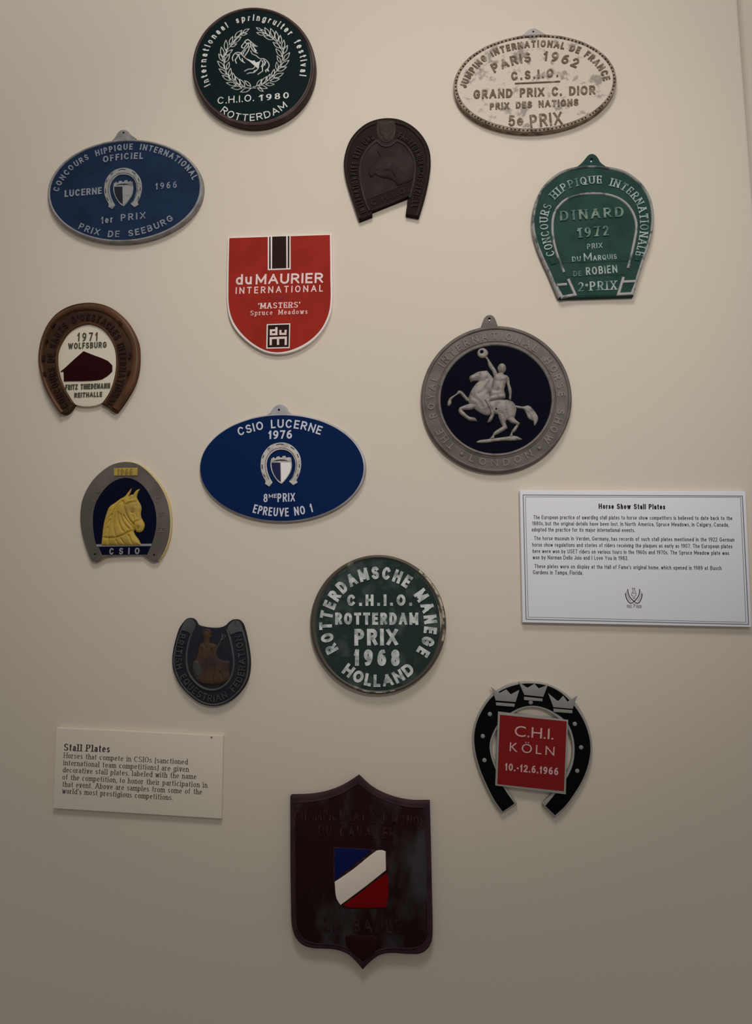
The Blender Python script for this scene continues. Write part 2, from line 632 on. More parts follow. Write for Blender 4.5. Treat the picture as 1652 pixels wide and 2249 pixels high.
def glyph(ch, off):
    key = (ch, off)
    if key not in _gc:
        cu = bpy.data.curves.new('type', 'FONT')
        cu.body = ch
        cu.size = 1
        cu.offset = off
        cu.resolution_u = 4
        ob = bpy.data.objects.new('type', cu)
        COL.objects.link(ob)
        dg = bpy.context.evaluated_depsgraph_get()
        me = bpy.data.meshes.new_from_object(ob.evaluated_get(dg))
        V = np.array([tuple(v.co)[:2] for v in me.vertices]) if len(me.vertices) else np.zeros((0, 2))
        F = [tuple(p.vertices) for p in me.polygons]
        E = {}
        for f in F:
            for a, b in zip(f, f[1:] + f[:1]):
                E[(a, b)] = 1
        edge = [(a, b) for a, b in E if (b, a) not in E]
        bpy.data.objects.remove(ob)
        bpy.data.curves.remove(cu)
        bpy.data.meshes.remove(me)
        _gc[key] = (V, F, edge)
    return _gc[key]


CAPH = 0.69


def ptext(name, C, s, a, b, cap, m, h0, h1, parent, off=0.0, gap=.075, space=.2):
    P = C.w([a, b], h1)
    H = C.unit((a[0] + b[0]) / 2, (a[1] + b[1]) / 2, h1) * cap
    k0 = H / CAPH
    L = np.linalg.norm(P[1] - P[0])
    e = (P[1] - P[0]) / L
    nn = np.array([-e[1], e[0]])
    ws, tot = [], 0
    for i, ch in enumerate(s):
        if ch == ' ':
            w, x0 = space, 0
        else:
            V = glyph(ch, off)[0]
            x0, w = V[:, 0].min(), V[:, 0].max() - V[:, 0].min()
        ws.append((w, x0))
        tot += w + (gap if i < len(s) - 1 else 0)
    kx = L / tot
    VV, FF = [], []
    x = 0
    for ch, (w, x0) in zip(s, ws):
        if ch != ' ':
            V, F, E = glyph(ch, off)
            b0, n = len(VV), len(V)
            for h in (h0, h1):
                for v in V:
                    p = P[0] + e * ((x + v[0] - x0) * kx) + nn * (v[1] * k0)
                    VV.append((p[0], h, p[1]))
            FF += [tuple(b0 + n + i for i in f) for f in F]
            FF += [(b0 + i, b0 + j, b0 + n + j, b0 + n + i) for i, j in E]
        x += w + gap
    return mk(name, VV, FF, m, parent)


# ------------------------------------------------------------------ the wall
wall_m = mat('cream_wall_paint', None, raw=WALL_ALB, rough=0.75, spec=0.15, bump=0.10, bscale=260.0)
back_m = mat('recessed_wall_paint', None, raw=tuple(c * .97 for c in WALL_ALB), rough=0.8, spec=0.15, bump=0.1, bscale=260.0)
floor_m = mat('grey_carpet', None, raw=(.16, .15, .14), rough=0.95, spec=0.05, bump=0.5, bscale=500.0)
trim_m = mat('white_trim_paint', None, raw=(.70, .67, .62), rough=0.5)


def box(name, x0, x1, y0, y1, z0, z1, m, bev=0.0):
    bm = bmesh.new()
    bmesh.ops.create_cube(bm, size=1)
    for v in bm.verts:
        v.co = Vector(((x0 + x1) / 2 + v.co.x * (x1 - x0), (y0 + y1) / 2 + v.co.y * (y1 - y0), (z0 + z1) / 2 + v.co.z * (z1 - z0)))
    if bev:
        bmesh.ops.bevel(bm, geom=bm.edges[:], offset=bev, segments=3, affect='EDGES', profile=.5)
    me = bpy.data.meshes.new(name)
    bm.to_mesh(me)
    bm.free()
    me.materials.append(m)
    o = bpy.data.objects.new(name, me)
    COL.objects.link(o)
    o['kind'] = 'structure'
    return o


# display wall: its right-hand edge shows at the top right, leaning a little as the photograph does
e0, e1 = U(1621, 0, 0), U(1643.5, 300, 0)
sl = (e1[0] - e0[0]) / (e1[1] - e0[1])


def edge_x(z):
    return e0[0] + sl * (z - e0[1])


zt, zb = 3.40, 0.0
WV = [(-4.0, zb), (edge_x(zb), zb), (edge_x(zt), zt), (-4.0, zt)]
w_o = plate('wall_back', np.array(WV), -0.026, 0.0, wall_m, None, bevel=0.003, steps=3)
w_o['kind'] = 'structure'
box('wall_right', -4.0, 1.8, 0.026, 0.16, 0.0, 3.40, back_m)
box('floor', -4.0, 1.8, -2.4, 0.2, -0.06, 0.0, floor_m)
bb = box('baseboard_back', -4.0, edge_x(.06) - .004, -0.014, 0.0, 0.0, 0.11, trim_m, bev=.003)

PLATES = 'horse show stall plates on the wall'
CARDS = 'printed text cards on the wall'


def hanger(C, parent, pts, hole, r, m, h, dark, pin=None, pin_m=None):
    plate('hanging_tab', C.w(cr(pts), h), 0.0, h, m, parent, bevel=.0007)
    dots('nail_hole', C, [hole], r, h - .0002, h + .0001, dark, parent)
    if pin:
        dots('pin_head', C, [pin], r * .55, h, h + .0012, pin_m, parent)


dark_hole = mat('dark_hole', (14, 12, 12), 800, rough=.9, spec=.05)
pin_m = mat('bright_pin', (225, 220, 212), 600, rough=.3)

# ================================================================== dark green round plate, rearing horse in a laurel wreath
C = Crop(400, 0, 5.1625)
t = thing('round_stall_plate', 'dark green round plate with white rearing horse inside a laurel wreath, top of the wall', 'stall plate', 559, 148, PLATES)
brown = mat('brown_bronze', (50, 34, 30), 150, rough=0.45, spec=0.25, rgb2=(76, 60, 54), scale=45, lo=.5, hi=.75)
green = mat('dark_green_enamel', (16, 29, 30), 150, rough=0.6, spec=0.03)
white = mat('white_relief_paint', (196, 194, 184), 150, rough=.5, rgb2=(150, 150, 142), scale=160, lo=.5, hi=.72)
H = .0075
plate('body', C.w(ell(813, 757, 702, 683), H), 0, H, brown, t, bevel=.0025, steps=6)
plate('enamel_field', C.w(ell(805, 745, 655, 633), H + .0004), H - .001, H + .0003, green, t)
strokes('rim', C, [ell(809, 751, 678, 657)], 44, H - .001, H + .0016, brown, t, closed=True, prof='round', smooth_path=False)
hf = H + .0003
text('inscription', C, 'internationaal springruiter festival', ell(808, 742, 535, 508, n=90, a0=205, a1=-13), 78, white, hf - .0002, hf + .0005, t, wt=.17, gap=.40, space=.62)
text('inscription', C, 'C.H.I.O.', [(402, 1180), (815, 1146)], 84, white, hf - .0002, hf + .0005, t, wt=.14, gap=.20)
text('inscription', C, '1980', [(870, 1146), (1212, 1112)], 74, white, hf - .0002, hf + .0005, t, wt=.24, gap=.34, serif=True, wz=.55)
text('inscription', C, 'ROTTERDAM', [(428, 1268), (530, 1332), (650, 1366), (780, 1371), (900, 1354), (1010, 1322), (1110, 1272), (1198, 1208)], 84, white, hf - .0002, hf + .0005, t, wt=.14, gap=.26)
D = Crop(470, 50, 9.1778)


def leaf(bx, by, tx, ty):
    b, q = np.array([bx, by], float), np.array([tx, ty], float)
    d = q - b
    n = np.array([-d[1], d[0]]) * .17
    return [tuple(b), tuple(b + d * .2 + n * .62), tuple(b + d * .45 + n), tuple(b + d * .75 + n * .62), tuple(q),
            tuple(b + d * .75 - n * .62), tuple(b + d * .45 - n), tuple(b + d * .2 - n * .62)]


LW = [(580, 190, 705, 120), (540, 240, 665, 215), (415, 295, 560, 150), (385, 400, 545, 280), (310, 440, 375, 275), (330, 480, 455, 420),
      (240, 560, 240, 345), (230, 650, 370, 540), (185, 690, 145, 485), (215, 800, 315, 640), (175, 770, 95, 625), (255, 940, 305, 790),
      (210, 920, 70, 770), (310, 1080, 335, 915), (250, 1040, 100, 925), (410, 1160, 375, 1005), (330, 1160, 165, 1060),
      (520, 1250, 430, 1080), (450, 1250, 250, 1210), (620, 1290, 515, 1135), (560, 1310, 350, 1310), (740, 1280, 615, 1165), (740, 1320, 535, 1395)]
RW = [(960, 155, 850, 95), (1010, 240, 860, 195), (1050, 220, 950, 130), (1125, 260, 1020, 95), (1210, 330, 1005, 265), (1215, 300, 1140, 110),
      (1280, 370, 1245, 165), (1335, 510, 1190, 390), (1335, 420, 1335, 250), (1385, 530, 1410, 345), (1370, 680, 1245, 520), (1400, 620, 1480, 455),
      (1340, 800, 1270, 665), (1400, 760, 1525, 600), (1270, 950, 1265, 790), (1340, 890, 1510, 755), (1170, 1090, 1215, 935), (1280, 970, 1460, 890),
      (1070, 1170, 1130, 1035), (1200, 1100, 1400, 1015), (950, 1240, 1060, 1085), (1130, 1170, 1320, 1130), (860, 1270, 960, 1140),
      (1040, 1240, 1215, 1240), (900, 1270, 1075, 1320), (880, 1310, 995, 1385)]
LS = [(580, 185), (450, 330), (325, 470), (240, 590), (200, 720), (205, 840), (245, 980), (320, 1110), (440, 1210), (560, 1285), (700, 1312), (850, 1312)]
RS = [(940, 150), (1120, 270), (1250, 370), (1340, 490), (1385, 620), (1370, 760), (1310, 890), (1220, 1020), (1110, 1140), (990, 1230), (860, 1272), (780, 1292)]
for lv, st in ((LW, LS), (RW, RS)):
    br = strokes('laurel_stem', D, [st], 16, hf - .0002, hf + .0005, white, t, prof='round')
    strokes('laurel_leaves', D, [leaf(*q) for q in lv], 18, hf - .0002, hf + .0005, white, br, closed=True, prof='round', n=3)
hs = strokes('rearing_horse', D, [
    [(690, 330), (640, 352), (600, 410), (555, 470), (560, 500), (605, 508), (645, 450), (690, 400), (720, 410)],
    [(640, 352), (690, 335), (730, 370), (790, 420), (850, 462)], [(730, 390), (745, 480), (790, 560), (850, 605)],
    [(790, 420), (820, 470), (880, 472)], [(780, 440), (810, 520), (845, 600), (885, 610)], [(760, 430), (800, 500), (860, 570)],
    [(690, 400), (690, 460), (640, 520), (600, 545), (560, 600), (560, 650)], [(715, 470), (690, 560), (650, 620), (610, 680)],
    [(590, 640), (600, 590), (640, 545)], [(620, 380), (660, 420), (640, 470)],
    [(560, 640), (610, 690), (680, 745), (760, 790), (870, 860)],
    [(560, 610), (500, 595), (440, 602), (390, 650), (368, 720), (385, 772)], [(485, 630), (465, 690), (425, 745), (452, 822)],
    [(500, 640), (510, 700), (560, 770), (625, 806)], [(565, 715), (585, 785)], [(560, 600), (500, 640), (440, 625)],
    [(740, 560), (765, 620), (850, 662), (930, 722), (1000, 722), (1070, 770), (1110, 850), (1090, 915), (1050, 955)],
    [(955, 740), (900, 820), (895, 900), (850, 960), (800, 1000), (720, 1008), (660, 1028)],
    [(1000, 740), (1030, 800), (975, 900), (980, 970), (880, 1040)], [(1045, 780), (1015, 860)],
    [(825, 880), (790, 920), (690, 935), (610, 975)], [(930, 760), (895, 850), (870, 910)], [(970, 760), (985, 810), (950, 890)],
    [(1080, 920), (1105, 985)], [(1035, 950), (1050, 1000)], [(1060, 930), (1085, 975)], [(800, 1000), (810, 975), (870, 950)]],
    23, hf - .0002, hf + .0006, white, t, prof='round')
plate('horse_belly', D.w(cr([(660, 720), (720, 745), (770, 765), (815, 758), (850, 800), (935, 772), (905, 860), (868, 908), (800, 850), (740, 800)]), hf + .0006), hf - .0002, hf + .0006, white, hs)

# ================================================================== worn cream oval plate
C = Crop(970, 40, 4.0293)
t = thing('oval_stall_plate', 'worn cream oval plate with raised brown lettering and beaded border, upper right', 'stall plate', 1176, 182, PLATES)
cream = mat('worn_cream_paint', (188, 175, 158), 180, rough=.6, spec=.2, rgb2=(138, 128, 118), scale=95, lo=.54, hi=.64, bump=.4, bscale=600, detail=12)
brn = mat('brown_relief_paint', (98, 82, 64), 180, rough=.65, spec=.15, rgb2=(146, 132, 112), scale=130, lo=.52, hi=.7, detail=8)
rimb = mat('tarnished_edge', (138, 122, 104), 180, rough=.55, spec=.2, rgb2=(96, 82, 68), scale=110, lo=.42, hi=.62, detail=8)
beadd = mat('dark_bead', (44, 31, 20), 180, rough=.6, spec=.1)
greytab = mat('grey_cast_tab', (150, 144, 138), 120, rough=.5)
H = .006
hanger(C, t, [(670, 175), (735, 130), (775, 98), (810, 88), (848, 96), (885, 118), (945, 150), (900, 190), (720, 200)], (812, 118), 11, greytab, .0045, dark_hole)
plate('body', C.w(ell(828, 575, 722, 433, 3.4), H), 0, H, rimb, t, bevel=.0022)
plate('painted_face', C.w(ell(828, 573, 690, 402, 3.4), H + .0003), H - .001, H + .0003, cream, t)
bd = ell(828, 573, 704, 416, 3.4, n=240)
P = C.w(bd, H)
at, L = along(np.vstack([P, P[:1]]))
cs, NB = [], 104
per = []
for i in range(NB):
    q, _ = at(L * i / NB)
    j = int(np.argmin(np.linalg.norm(P - q, axis=1)))
    cs.append(bd[j])
strokes('border_band', C, [ell(828, 573, 706, 418, 3.4)], 32, H - .001, H + .0007, rimb, t, closed=True, prof='soft', smooth_path=False)
dots('beaded_border', C, cs, 8.5, H + .0005, H + .0013, beadd, t, seg=8)
hf = H + .0003
text('inscription', C, 'JUMPING INTERNATIONAL DE FRANCE', [(218, 618), (265, 520), (335, 428), (415, 362), (500, 318), (620, 283), (760, 260), (900, 252), (1040, 266), (1150, 292), (1250, 330), (1340, 398), (1400, 472), (1432, 555)], 66, brn, hf - .0002, hf + .0007, t, wt=.22, gap=.22)
text('inscription', C, 'PARIS', [(468, 482), (560, 440), (680, 402), (795, 380)], 92, brn, hf - .0002, hf + .0007, t, wt=.19, gap=.24)
text('inscription', C, '1962', [(900, 372), (985, 378), (1090, 402), (1190, 440)], 92, brn, hf - .0002, hf + .0007, t, wt=.19, gap=.30)
text('inscription', C, 'C.S.I.O.', [(618, 548), (1032, 516)], 84, brn, hf - .0002, hf + .0007, t, wt=.2, gap=.34)
strokes('underline', C, [[(650, 575), (850, 566), (1050, 556)]], 15, hf - .0002, hf + .0008, brn, t)
text('inscription', C, 'GRAND PRIX C. DIOR', [(282, 712), (1362, 672)], 88, brn, hf - .0002, hf + .0007, t, wt=.2, gap=.2, space=.5)
text('inscription', C, 'PRIX DES NATIONS', [(428, 808), (1212, 770)], 66, brn, hf - .0002, hf + .0007, t, wt=.22, gap=.22, space=.62)
text('inscription', C, '5', [(595, 955), (652, 952)], 105, brn, hf - .0002, hf + .0007, t, wt=.16)
text('inscription', C, 'e', [(668, 948), (722, 946)], 100, brn, hf - .0002, hf + .0007, t, wt=.16)
text('inscription', C, 'PRIX', [(788, 968), (1072, 936)], 125, brn, hf - .0002, hf + .0007, t, wt=.15, gap=.24)

# ================================================================== the horseshoe-and-shield emblem both blue ovals carry
EM = Crop(0, 0, 1)


class Sub:
    """detail coordinates of the emblem carried over to a plate"""
    def __init__(s, f):
        s.f = f

    def w(s, pts, h):
        return np.array([U(*s.f(x, y), h) for x, y in pts])

    unit = Crop.unit


def emblem(S, t, hf, metal, bright, navy, groove):
    horseshoe = [(500, 1500), (370, 1410), (385, 1340), (330, 1230), (270, 1080), (240, 930), (240, 790), (265, 620), (330, 470), (440, 330), (570, 230), (720, 180), (870, 160), (1020, 180), (1180, 250), (1310, 370), (1400, 500), (1450, 650), (1465, 800), (1450, 960), (1410, 1120), (1350, 1250), (1322, 1315), (1365, 1370), (1225, 1455), (1095, 1340), (1180, 1240), (1240, 1110), (1280, 960), (1290, 830), (1270, 690), (1210, 560), (1120, 460), (1000, 400), (870, 380), (740, 395), (620, 455), (520, 550), (450, 680), (420, 820), (435, 970), (470, 1110), (530, 1250), (600, 1370)]
    hs = plate('horseshoe_emblem', S.w(cr(horseshoe), hf + .0012), hf - .0002, hf + .0012, metal, t, bevel=.0003)
    strokes('fullered_groove', S, [[(1150, 1325), (1245, 1150), (1308, 980), (1325, 830), (1300, 660), (1230, 520), (1130, 415), (1000, 350), (860, 330), (720, 345), (590, 410), (480, 520), (410, 660), (375, 820), (390, 980), (430, 1130), (500, 1290)]], 15, hf + .0010, hf + .00125, groove, hs, prof='flat')
    strokes('nail_slots', S, [[(445, 375), (525, 325)], [(705, 240), (820, 212), (940, 225)], [(1150, 295), (1260, 375)], [(1345, 510), (1385, 620)], [(1415, 820), (1415, 930)], [(1370, 1110), (1345, 1200)], [(340, 540), (305, 630)], [(285, 830), (290, 970)], [(335, 1130), (370, 1210)]], 24, hf + .0010, hf + .00125, groove, hs, prof='flat')
    sh = plate('shield_emblem', S.w(cr([(540, 730), (1175, 730), (1185, 850), (1150, 1040), (1060, 1200), (940, 1350), (870, 1415), (780, 1360), (660, 1210), (575, 1040), (535, 860)]), hf + .001), hf - .0002, hf + .001, metal, t, bevel=.0003)
    plate('white_half', S.w(cr([(860, 770), (1150, 770), (1155, 860), (1120, 1040), (1030, 1200), (930, 1325), (865, 1385)]), hf + .0013), hf + .0008, hf + .0013, bright, sh)
    plate('blue_half', S.w(cr([(570, 768), (835, 770), (848, 1355), (760, 1285), (660, 1150), (595, 990), (572, 860)]), hf + .0011), hf + .0008, hf + .0011, navy, sh)
    cw = plate('mural_crown', S.w([(545, 730), (560, 650), (600, 640), (610, 615), (650, 612), (665, 650), (700, 640), (735, 590), (810, 580), (820, 620), (890, 615), (905, 575), (990, 565), (1005, 610), (1060, 625), (1075, 605), (1160, 620), (1175, 730)], hf + .0011), hf - .0002, hf + .0011, metal, sh)
    plate('crown_slit', S.w(cr([(600, 726), (720, 690), (860, 675), (980, 688), (1090, 720), (860, 716)]), hf + .0012), hf + .0009, hf + .00115, groove, cw)


# ================================================================== 1966 blue oval
C = Crop(80, 270, 4.2359)
t = thing('oval_stall_plate', 'steel-blue oval plate dated 1966 with grey rim, crowded with grey lettering, upper left', 'stall plate', 275, 418, PLATES)
alu = mat('cast_grey_metal', (134, 130, 127), 430, rough=.5, metal=.15, spec=.4, rgb2=(108, 104, 102), scale=90, lo=.45, hi=.7, bump=.1)
blue = mat('steel_blue_enamel', (27, 42, 65), 430, rough=0.6, spec=0.06, rgb2=(24, 38, 58), scale=40)
lett = mat('grey_letter_metal', (124, 127, 134), 430, rough=.55, spec=.2, rgb2=(86, 94, 110), scale=140, lo=.5, hi=.7)
groove = mat('dark_inlay_enamel', (22, 24, 34), 430, rough=.8)  # dark enamel inlay for grooves, nail slots and left shield half
H = .006
hanger(C, t, [(690, 175), (735, 125), (762, 82), (790, 65), (822, 63), (855, 78), (880, 108), (925, 140), (900, 190), (720, 200)], (810, 90), 12, alu, .005, dark_hole)
plate('body', C.w(ell(825, 630, 727, 480, 4.2), H), 0, H, alu, t, bevel=.0016)
plate('enamel_field', C.w(ell(821, 626, 700, 460, 4.2), H + .0002), H - .001, H + .0002, blue, t)
strokes('rim', C, [ell(823, 628, 710, 467, 4.2)], 24, H - .001, H + .0012, alu, t, closed=True, prof='round', smooth_path=False)
hf = H + .0002
kw = dict(wt=.19, gap=.26)
text('inscription', C, 'CONCOURS HIPPIQUE INTERNATIONAL', [(206, 640), (228, 582), (262, 525), (305, 472), (355, 420), (415, 380), (475, 345), (530, 320), (640, 285), (760, 258), (885, 248), (955, 250), (1040, 262), (1130, 286), (1220, 318), (1300, 362), (1370, 418), (1418, 472), (1452, 532)], 58, lett, hf - .0002, hf + .0007, t, wt=.19, gap=.3, space=.75)
text('inscription', C, 'OFFICIEL', [(622, 370), (720, 352), (850, 338), (990, 335)], 62, lett, hf - .0002, hf + .0007, t, **kw)
text('inscription', C, 'LUCERNE', [(262, 690), (608, 660)], 66, lett, hf - .0002, hf + .0007, t, wt=.2, gap=.2)
text('inscription', C, '1966', [(1108, 620), (1305, 602)], 62, lett, hf - .0002, hf + .0007, t, wt=.16, gap=.45)
text('inscription', C, '1er', [(602, 938), (710, 926)], 66, lett, hf - .0002, hf + .0007, t, wt=.17, gap=.3)
text('inscription', C, 'PRIX', [(785, 914), (1015, 890)], 66, lett, hf - .0002, hf + .0007, t, wt=.17, gap=.4)
text('inscription', C, 'PRIX DE SEEBURG', [(385, 985), (480, 1022), (580, 1048), (670, 1062), (780, 1062), (870, 1056), (980, 1034), (1080, 1002), (1180, 960), (1278, 902)], 62, lett, hf - .0002, hf + .0007, t, wt=.18, gap=.34, space=.7)
metal66 = mat('worn_emblem_metal', (136, 134, 129), 430, rough=.5, rgb2=(100, 99, 97), scale=130, lo=.5, hi=.7)
emblem(Sub(lambda x, y: C.px(628 + (x - 235) * .2862, 418 + (y - 165) * .2862 - (x - 850) * .2862 * .03)), t, hf, metal66, metal66, groove, groove)

# ================================================================== small dark brown horseshoe, horse head
C = Crop(730, 240, 6.8833)
t = thing('horseshoe_stall_plate', 'small dark brown iron horseshoe plate with a horse head in relief and slanting banner', 'stall plate', 850, 370, PLATES)
iron = mat('dark_brown_iron', (39, 31, 26), 370, rough=0.6, spec=0.06, rgb2=(47, 39, 34), scale=60, bump=.25)
iron2 = mat('paler_brown_iron', (56, 48, 44), 370, rough=0.6, spec=0.1, rgb2=(48, 41, 38), scale=80, bump=.15)  # paler iron tone for the inner rim and banner edges
iron3 = mat('dark_recess_iron', (34, 26, 21), 370, rough=0.6, spec=0.03)
H = .0055
body = [(405, 1680), (330, 1450), (240, 1180), (188, 980), (172, 800), (202, 620), (270, 452), (382, 310), (520, 205), (680, 145), (840, 126), (1000, 144), (1160, 212), (1300, 322), (1416, 480), (1475, 640), (1486, 800), (1468, 980), (1434, 1160), (1374, 1400), (1304, 1628), (1108, 1592), (1150, 1316), (600, 1540), (600, 1605)]
plate('body', C.w(cr(body), H), 0, H, iron3, t, bevel=.0012)
plate('head_field', C.w(cr([(560, 1510), (500, 1400), (450, 1250), (410, 1060), (405, 900), (430, 760), (490, 630), (570, 530), (680, 450), (950, 450), (1080, 500), (1170, 600), (1230, 720), (1250, 860), (1240, 1010), (1215, 1160), (1180, 1290)]), H + .0002), H - .001, H + .0003, iron, t)
strokes('outer_rim', C, [[(415, 1640), (335, 1400), (262, 1170), (215, 980), (205, 810), (235, 640), (305, 475), (410, 345), (540, 250), (650, 205)],
                         [(955, 195), (1110, 245), (1255, 350), (1365, 490), (1425, 640), (1448, 800), (1430, 980), (1395, 1160), (1340, 1380), (1275, 1600)]], 40, H - .001, H + .0014, iron, t, prof='round')
strokes('inner_rim', C, [[(560, 1530), (500, 1390), (455, 1240), (420, 1060), (415, 900), (440, 760), (500, 640), (575, 545), (660, 478), (690, 490), (740, 535), (810, 553), (880, 540), (935, 500), (975, 470), (1080, 520), (1165, 615), (1225, 730), (1248, 860), (1240, 1010), (1215, 1160), (1170, 1330)]], 44, H - .001, H + .0016, iron2, t, prof='round')
bn = plate('banner', C.w([(505, 1375), (1205, 1095), (1165, 1300), (590, 1528)], H + .0006), H - .001, H + .0006, iron3, t)
strokes('banner_edge', C, [[(530, 1360), (1200, 1095)], [(590, 1520), (1170, 1292)]], 22, H - .001, H + .0012, iron2, bn, prof='round')
text('inscription', C, 'C.H.I.O.', [(600, 1462), (1160, 1240)], 92, iron, H + .0003, H + .0012, t, wt=.18, gap=.32)
text('inscription', C, 'INTERNATIONALES REIT UND', [(515, 1540), (462, 1400), (415, 1250), (385, 1080), (375, 920), (395, 770), (450, 630), (540, 510), (640, 440)], 98, iron, H - .0002, H + .001, t, wt=.17, gap=.3)
text('inscription', C, 'FAHRTURNIER', [(985, 430), (1080, 475), (1180, 570), (1250, 690), (1290, 845)], 98, iron, H - .0002, H + .001, t, wt=.16, gap=.24)
text('inscription', C, '* OFFIZIELL', [(1298, 860), (1290, 980), (1262, 1140), (1225, 1300), (1190, 1480)], 95, iron, H - .0002, H + .0009, t, wt=.16, gap=.3)
for q in ((1352, 925), (283, 1010)):
    dots('nail_hole', C, [q], 17, H + .0003, H + .0008, dark_hole, t)
olive = mat('olive_brown_iron', (52, 45, 34), 370, rough=0.6, spec=0.1, rgb2=(42, 35, 28), scale=120)
md = plate('crest_medallion', C.w(cr([(672, 175), (810, 160), (948, 172), (960, 300), (935, 420), (880, 480), (815, 500), (745, 480), (692, 420), (668, 300)]), H + .001), H - .001, H + .0008, olive, t, bevel=.0006)
relief('eagle', C, [(815, 215), (850, 235), (850, 270), (905, 225), (925, 290), (905, 370), (860, 400), (850, 450), (815, 480), (775, 450), (768, 400), (722, 370), (705, 290), (725, 225), (782, 270), (790, 235)], H + .0007, .0008, 30, olive, md, step=.8)
D = Crop(785, 265, 11.2457)
relief('horse_head', D, [(270, 1290), (275, 1200), (330, 1090), (450, 960), (560, 860), (500, 760), (460, 690), (540, 740), (640, 840), (760, 800), (860, 900), (1000, 960), (1180, 1090), (1370, 1240), (1400, 1340), (1330, 1480), (1180, 1540), (1000, 1600), (960, 1560), (900, 1480), (760, 1420), (620, 1400), (500, 1350), (440, 1320), (380, 1380), (300, 1370)],
       H + .0002, .0022, 170, iron, t,
       carve=[([(470, 1250), (540, 1230), (620, 1190), (660, 1140), (740, 1060)], 26, .0007), ([(560, 1300), (680, 1250), (820, 1260), (900, 1370), (920, 1470)], 36, .0011),
              ([(830, 960), (860, 1080), (820, 1200), (760, 1230)], 30, .0006), ([(1000, 1100), (1150, 1200), (1300, 1330)], 30, .0004)],
       bumps=[((780, 1120), 60, .0005), ((640, 1000), 70, .0004), ((1000, 980), 60, .0004)], step=.8)

# ================================================================== green horseshoe plate 1972
C = Crop(1140, 320, 5.1625)
t = thing('horseshoe_stall_plate', 'green flat-bottomed horseshoe plate dated 1972 with worn silver edges and hanging tab, right', 'stall plate', 1303, 505, PLATES)
grn = mat('sea_green_enamel', (36, 61, 53), 500, rough=0.6, spec=0.06, rgb2=(31, 54, 48), scale=45)
edge = mat('worn_silver_edge', (142, 138, 133), 500, rough=.5, rgb2=(70, 76, 74), scale=85, lo=.5, hi=.62, detail=6)
lg = mat('worn_green_letter', (140, 150, 142), 500, rough=.5, rgb2=(62, 94, 84), scale=75, lo=.46, hi=.6, detail=5)
lg2 = mat('painted_over_letter', (108, 122, 104), 500, rough=.5, rgb2=(46, 78, 68), scale=90, lo=.38, hi=.54, detail=5)
H = .006
hanger(C, t, [(650, 245), (720, 185), (765, 130), (795, 100), (830, 90), (865, 102), (893, 130), (925, 185), (1005, 245), (960, 300), (700, 300)], (822, 152), 20, grn, .005, dark_hole, pin=(820, 176), pin_m=pin_m)
body = [(458, 1728), (400, 1592), (332, 1430), (262, 1280), (192, 1100), (155, 950), (153, 800), (184, 642), (243, 502), (352, 374), (482, 285), (622, 240), (800, 216), (1000, 233), (1180, 273), (1318, 354), (1434, 474), (1504, 614), (1533, 780), (1523, 950), (1484, 1120), (1434, 1260), (1364, 1480), (1300, 1702)]
plate('body', C.w(cr(body), H), 0, H, grn, t, bevel=.0012)
strokes('outer_rim', C, [[tuple(p) for p in inset_px(body, 15)]], 40, H - .003, H + .0014, edge, t, prof='round')
strokes('inner_rim', C, [[(515, 1430), (475, 1330), (432, 1215), (397, 1080), (382, 920), (396, 785), (440, 695), (535, 605), (680, 553), (852, 536), (1000, 548), (1140, 594), (1240, 672), (1308, 782), (1336, 905), (1316, 1060), (1278, 1230), (1238, 1385)]], 35, H - .001, H + .0013, edge, t, prof='round')
strokes('heel_box', C, [[(430, 1575), (545, 1568)], [(560, 1510), (640, 1685), (490, 1712), (430, 1600)]], 34, H - .001, H + .0012, edge, t, smooth_path=False)
strokes('heel_box', C, [[(1188, 1488), (1130, 1680), (1282, 1672), (1320, 1580)], [(1165, 1540), (1330, 1533)]], 34, H - .001, H + .0012, edge, t, smooth_path=False)
for a, b, c, d in (((430, 1202), (1288, 1180), (1262, 1306), (472, 1330)), ((480, 1345), (1250, 1322), (1215, 1462), (530, 1485)), ((570, 1500), (1175, 1478), (1125, 1690), (640, 1700))):
    plate('name_band', C.w([a, b, c, d], H + .0003), H - .001, H + .00035, grn, t)
plate('end_stud', C.w([(345, 1290), (405, 1275), (420, 1330), (368, 1350)], H + .001), H - .001, H + .001, grn, t)
plate('end_stud', C.w([(1310, 1245), (1368, 1245), (1365, 1300), (1315, 1300)], H + .001), H - .001, H + .001, grn, t)
hf = H
kw = dict(serif=True, wz=.6)
text('inscription', C, 'CONCOURS', [(408, 1238), (374, 1120), (346, 1000), (330, 880), (336, 780), (376, 682)], 96, lg, hf - .0002, hf + .0008, t, wt=.16, gap=.22, **kw)
text('inscription', C, 'HIPPIQUE', [(408, 610), (490, 535), (590, 480), (710, 448), (830, 432), (940, 428)], 98, lg, hf - .0002, hf + .0008, t, wt=.17, gap=.24, **kw)
text('inscription', C, 'INTERNATIONALE', [(1025, 452), (1120, 478), (1210, 530), (1285, 600), (1340, 690), (1366, 790), (1374, 890), (1368, 990), (1350, 1100), (1318, 1240)], 98, lg, hf - .0002, hf + .0008, t, wt=.16, gap=.22, **kw)
text('inscription', C, 'DINARD', [(468, 850), (1190, 802)], 122, lg2, hf - .0002, hf + .0011, t, wt=.22, gap=.3, **kw)
text('inscription', C, '1972', [(662, 1046), (1024, 1014)], 122, lg2, hf - .0002, hf + .0011, t, wt=.2, gap=.3, **kw)
text('inscription', C, 'PRIX', [(775, 1172), (948, 1158)], 64, lg, hf - .0002, hf + .0007, t, wt=.17, gap=.24)
text('inscription', C, 'DU', [(606, 1316), (704, 1308)], 62, lg, hf, hf + .0009, t, wt=.17, gap=.24)
text('inscription', C, 'M', [(738, 1310), (828, 1304)], 98, lg, hf, hf + .0009, t, wt=.15)
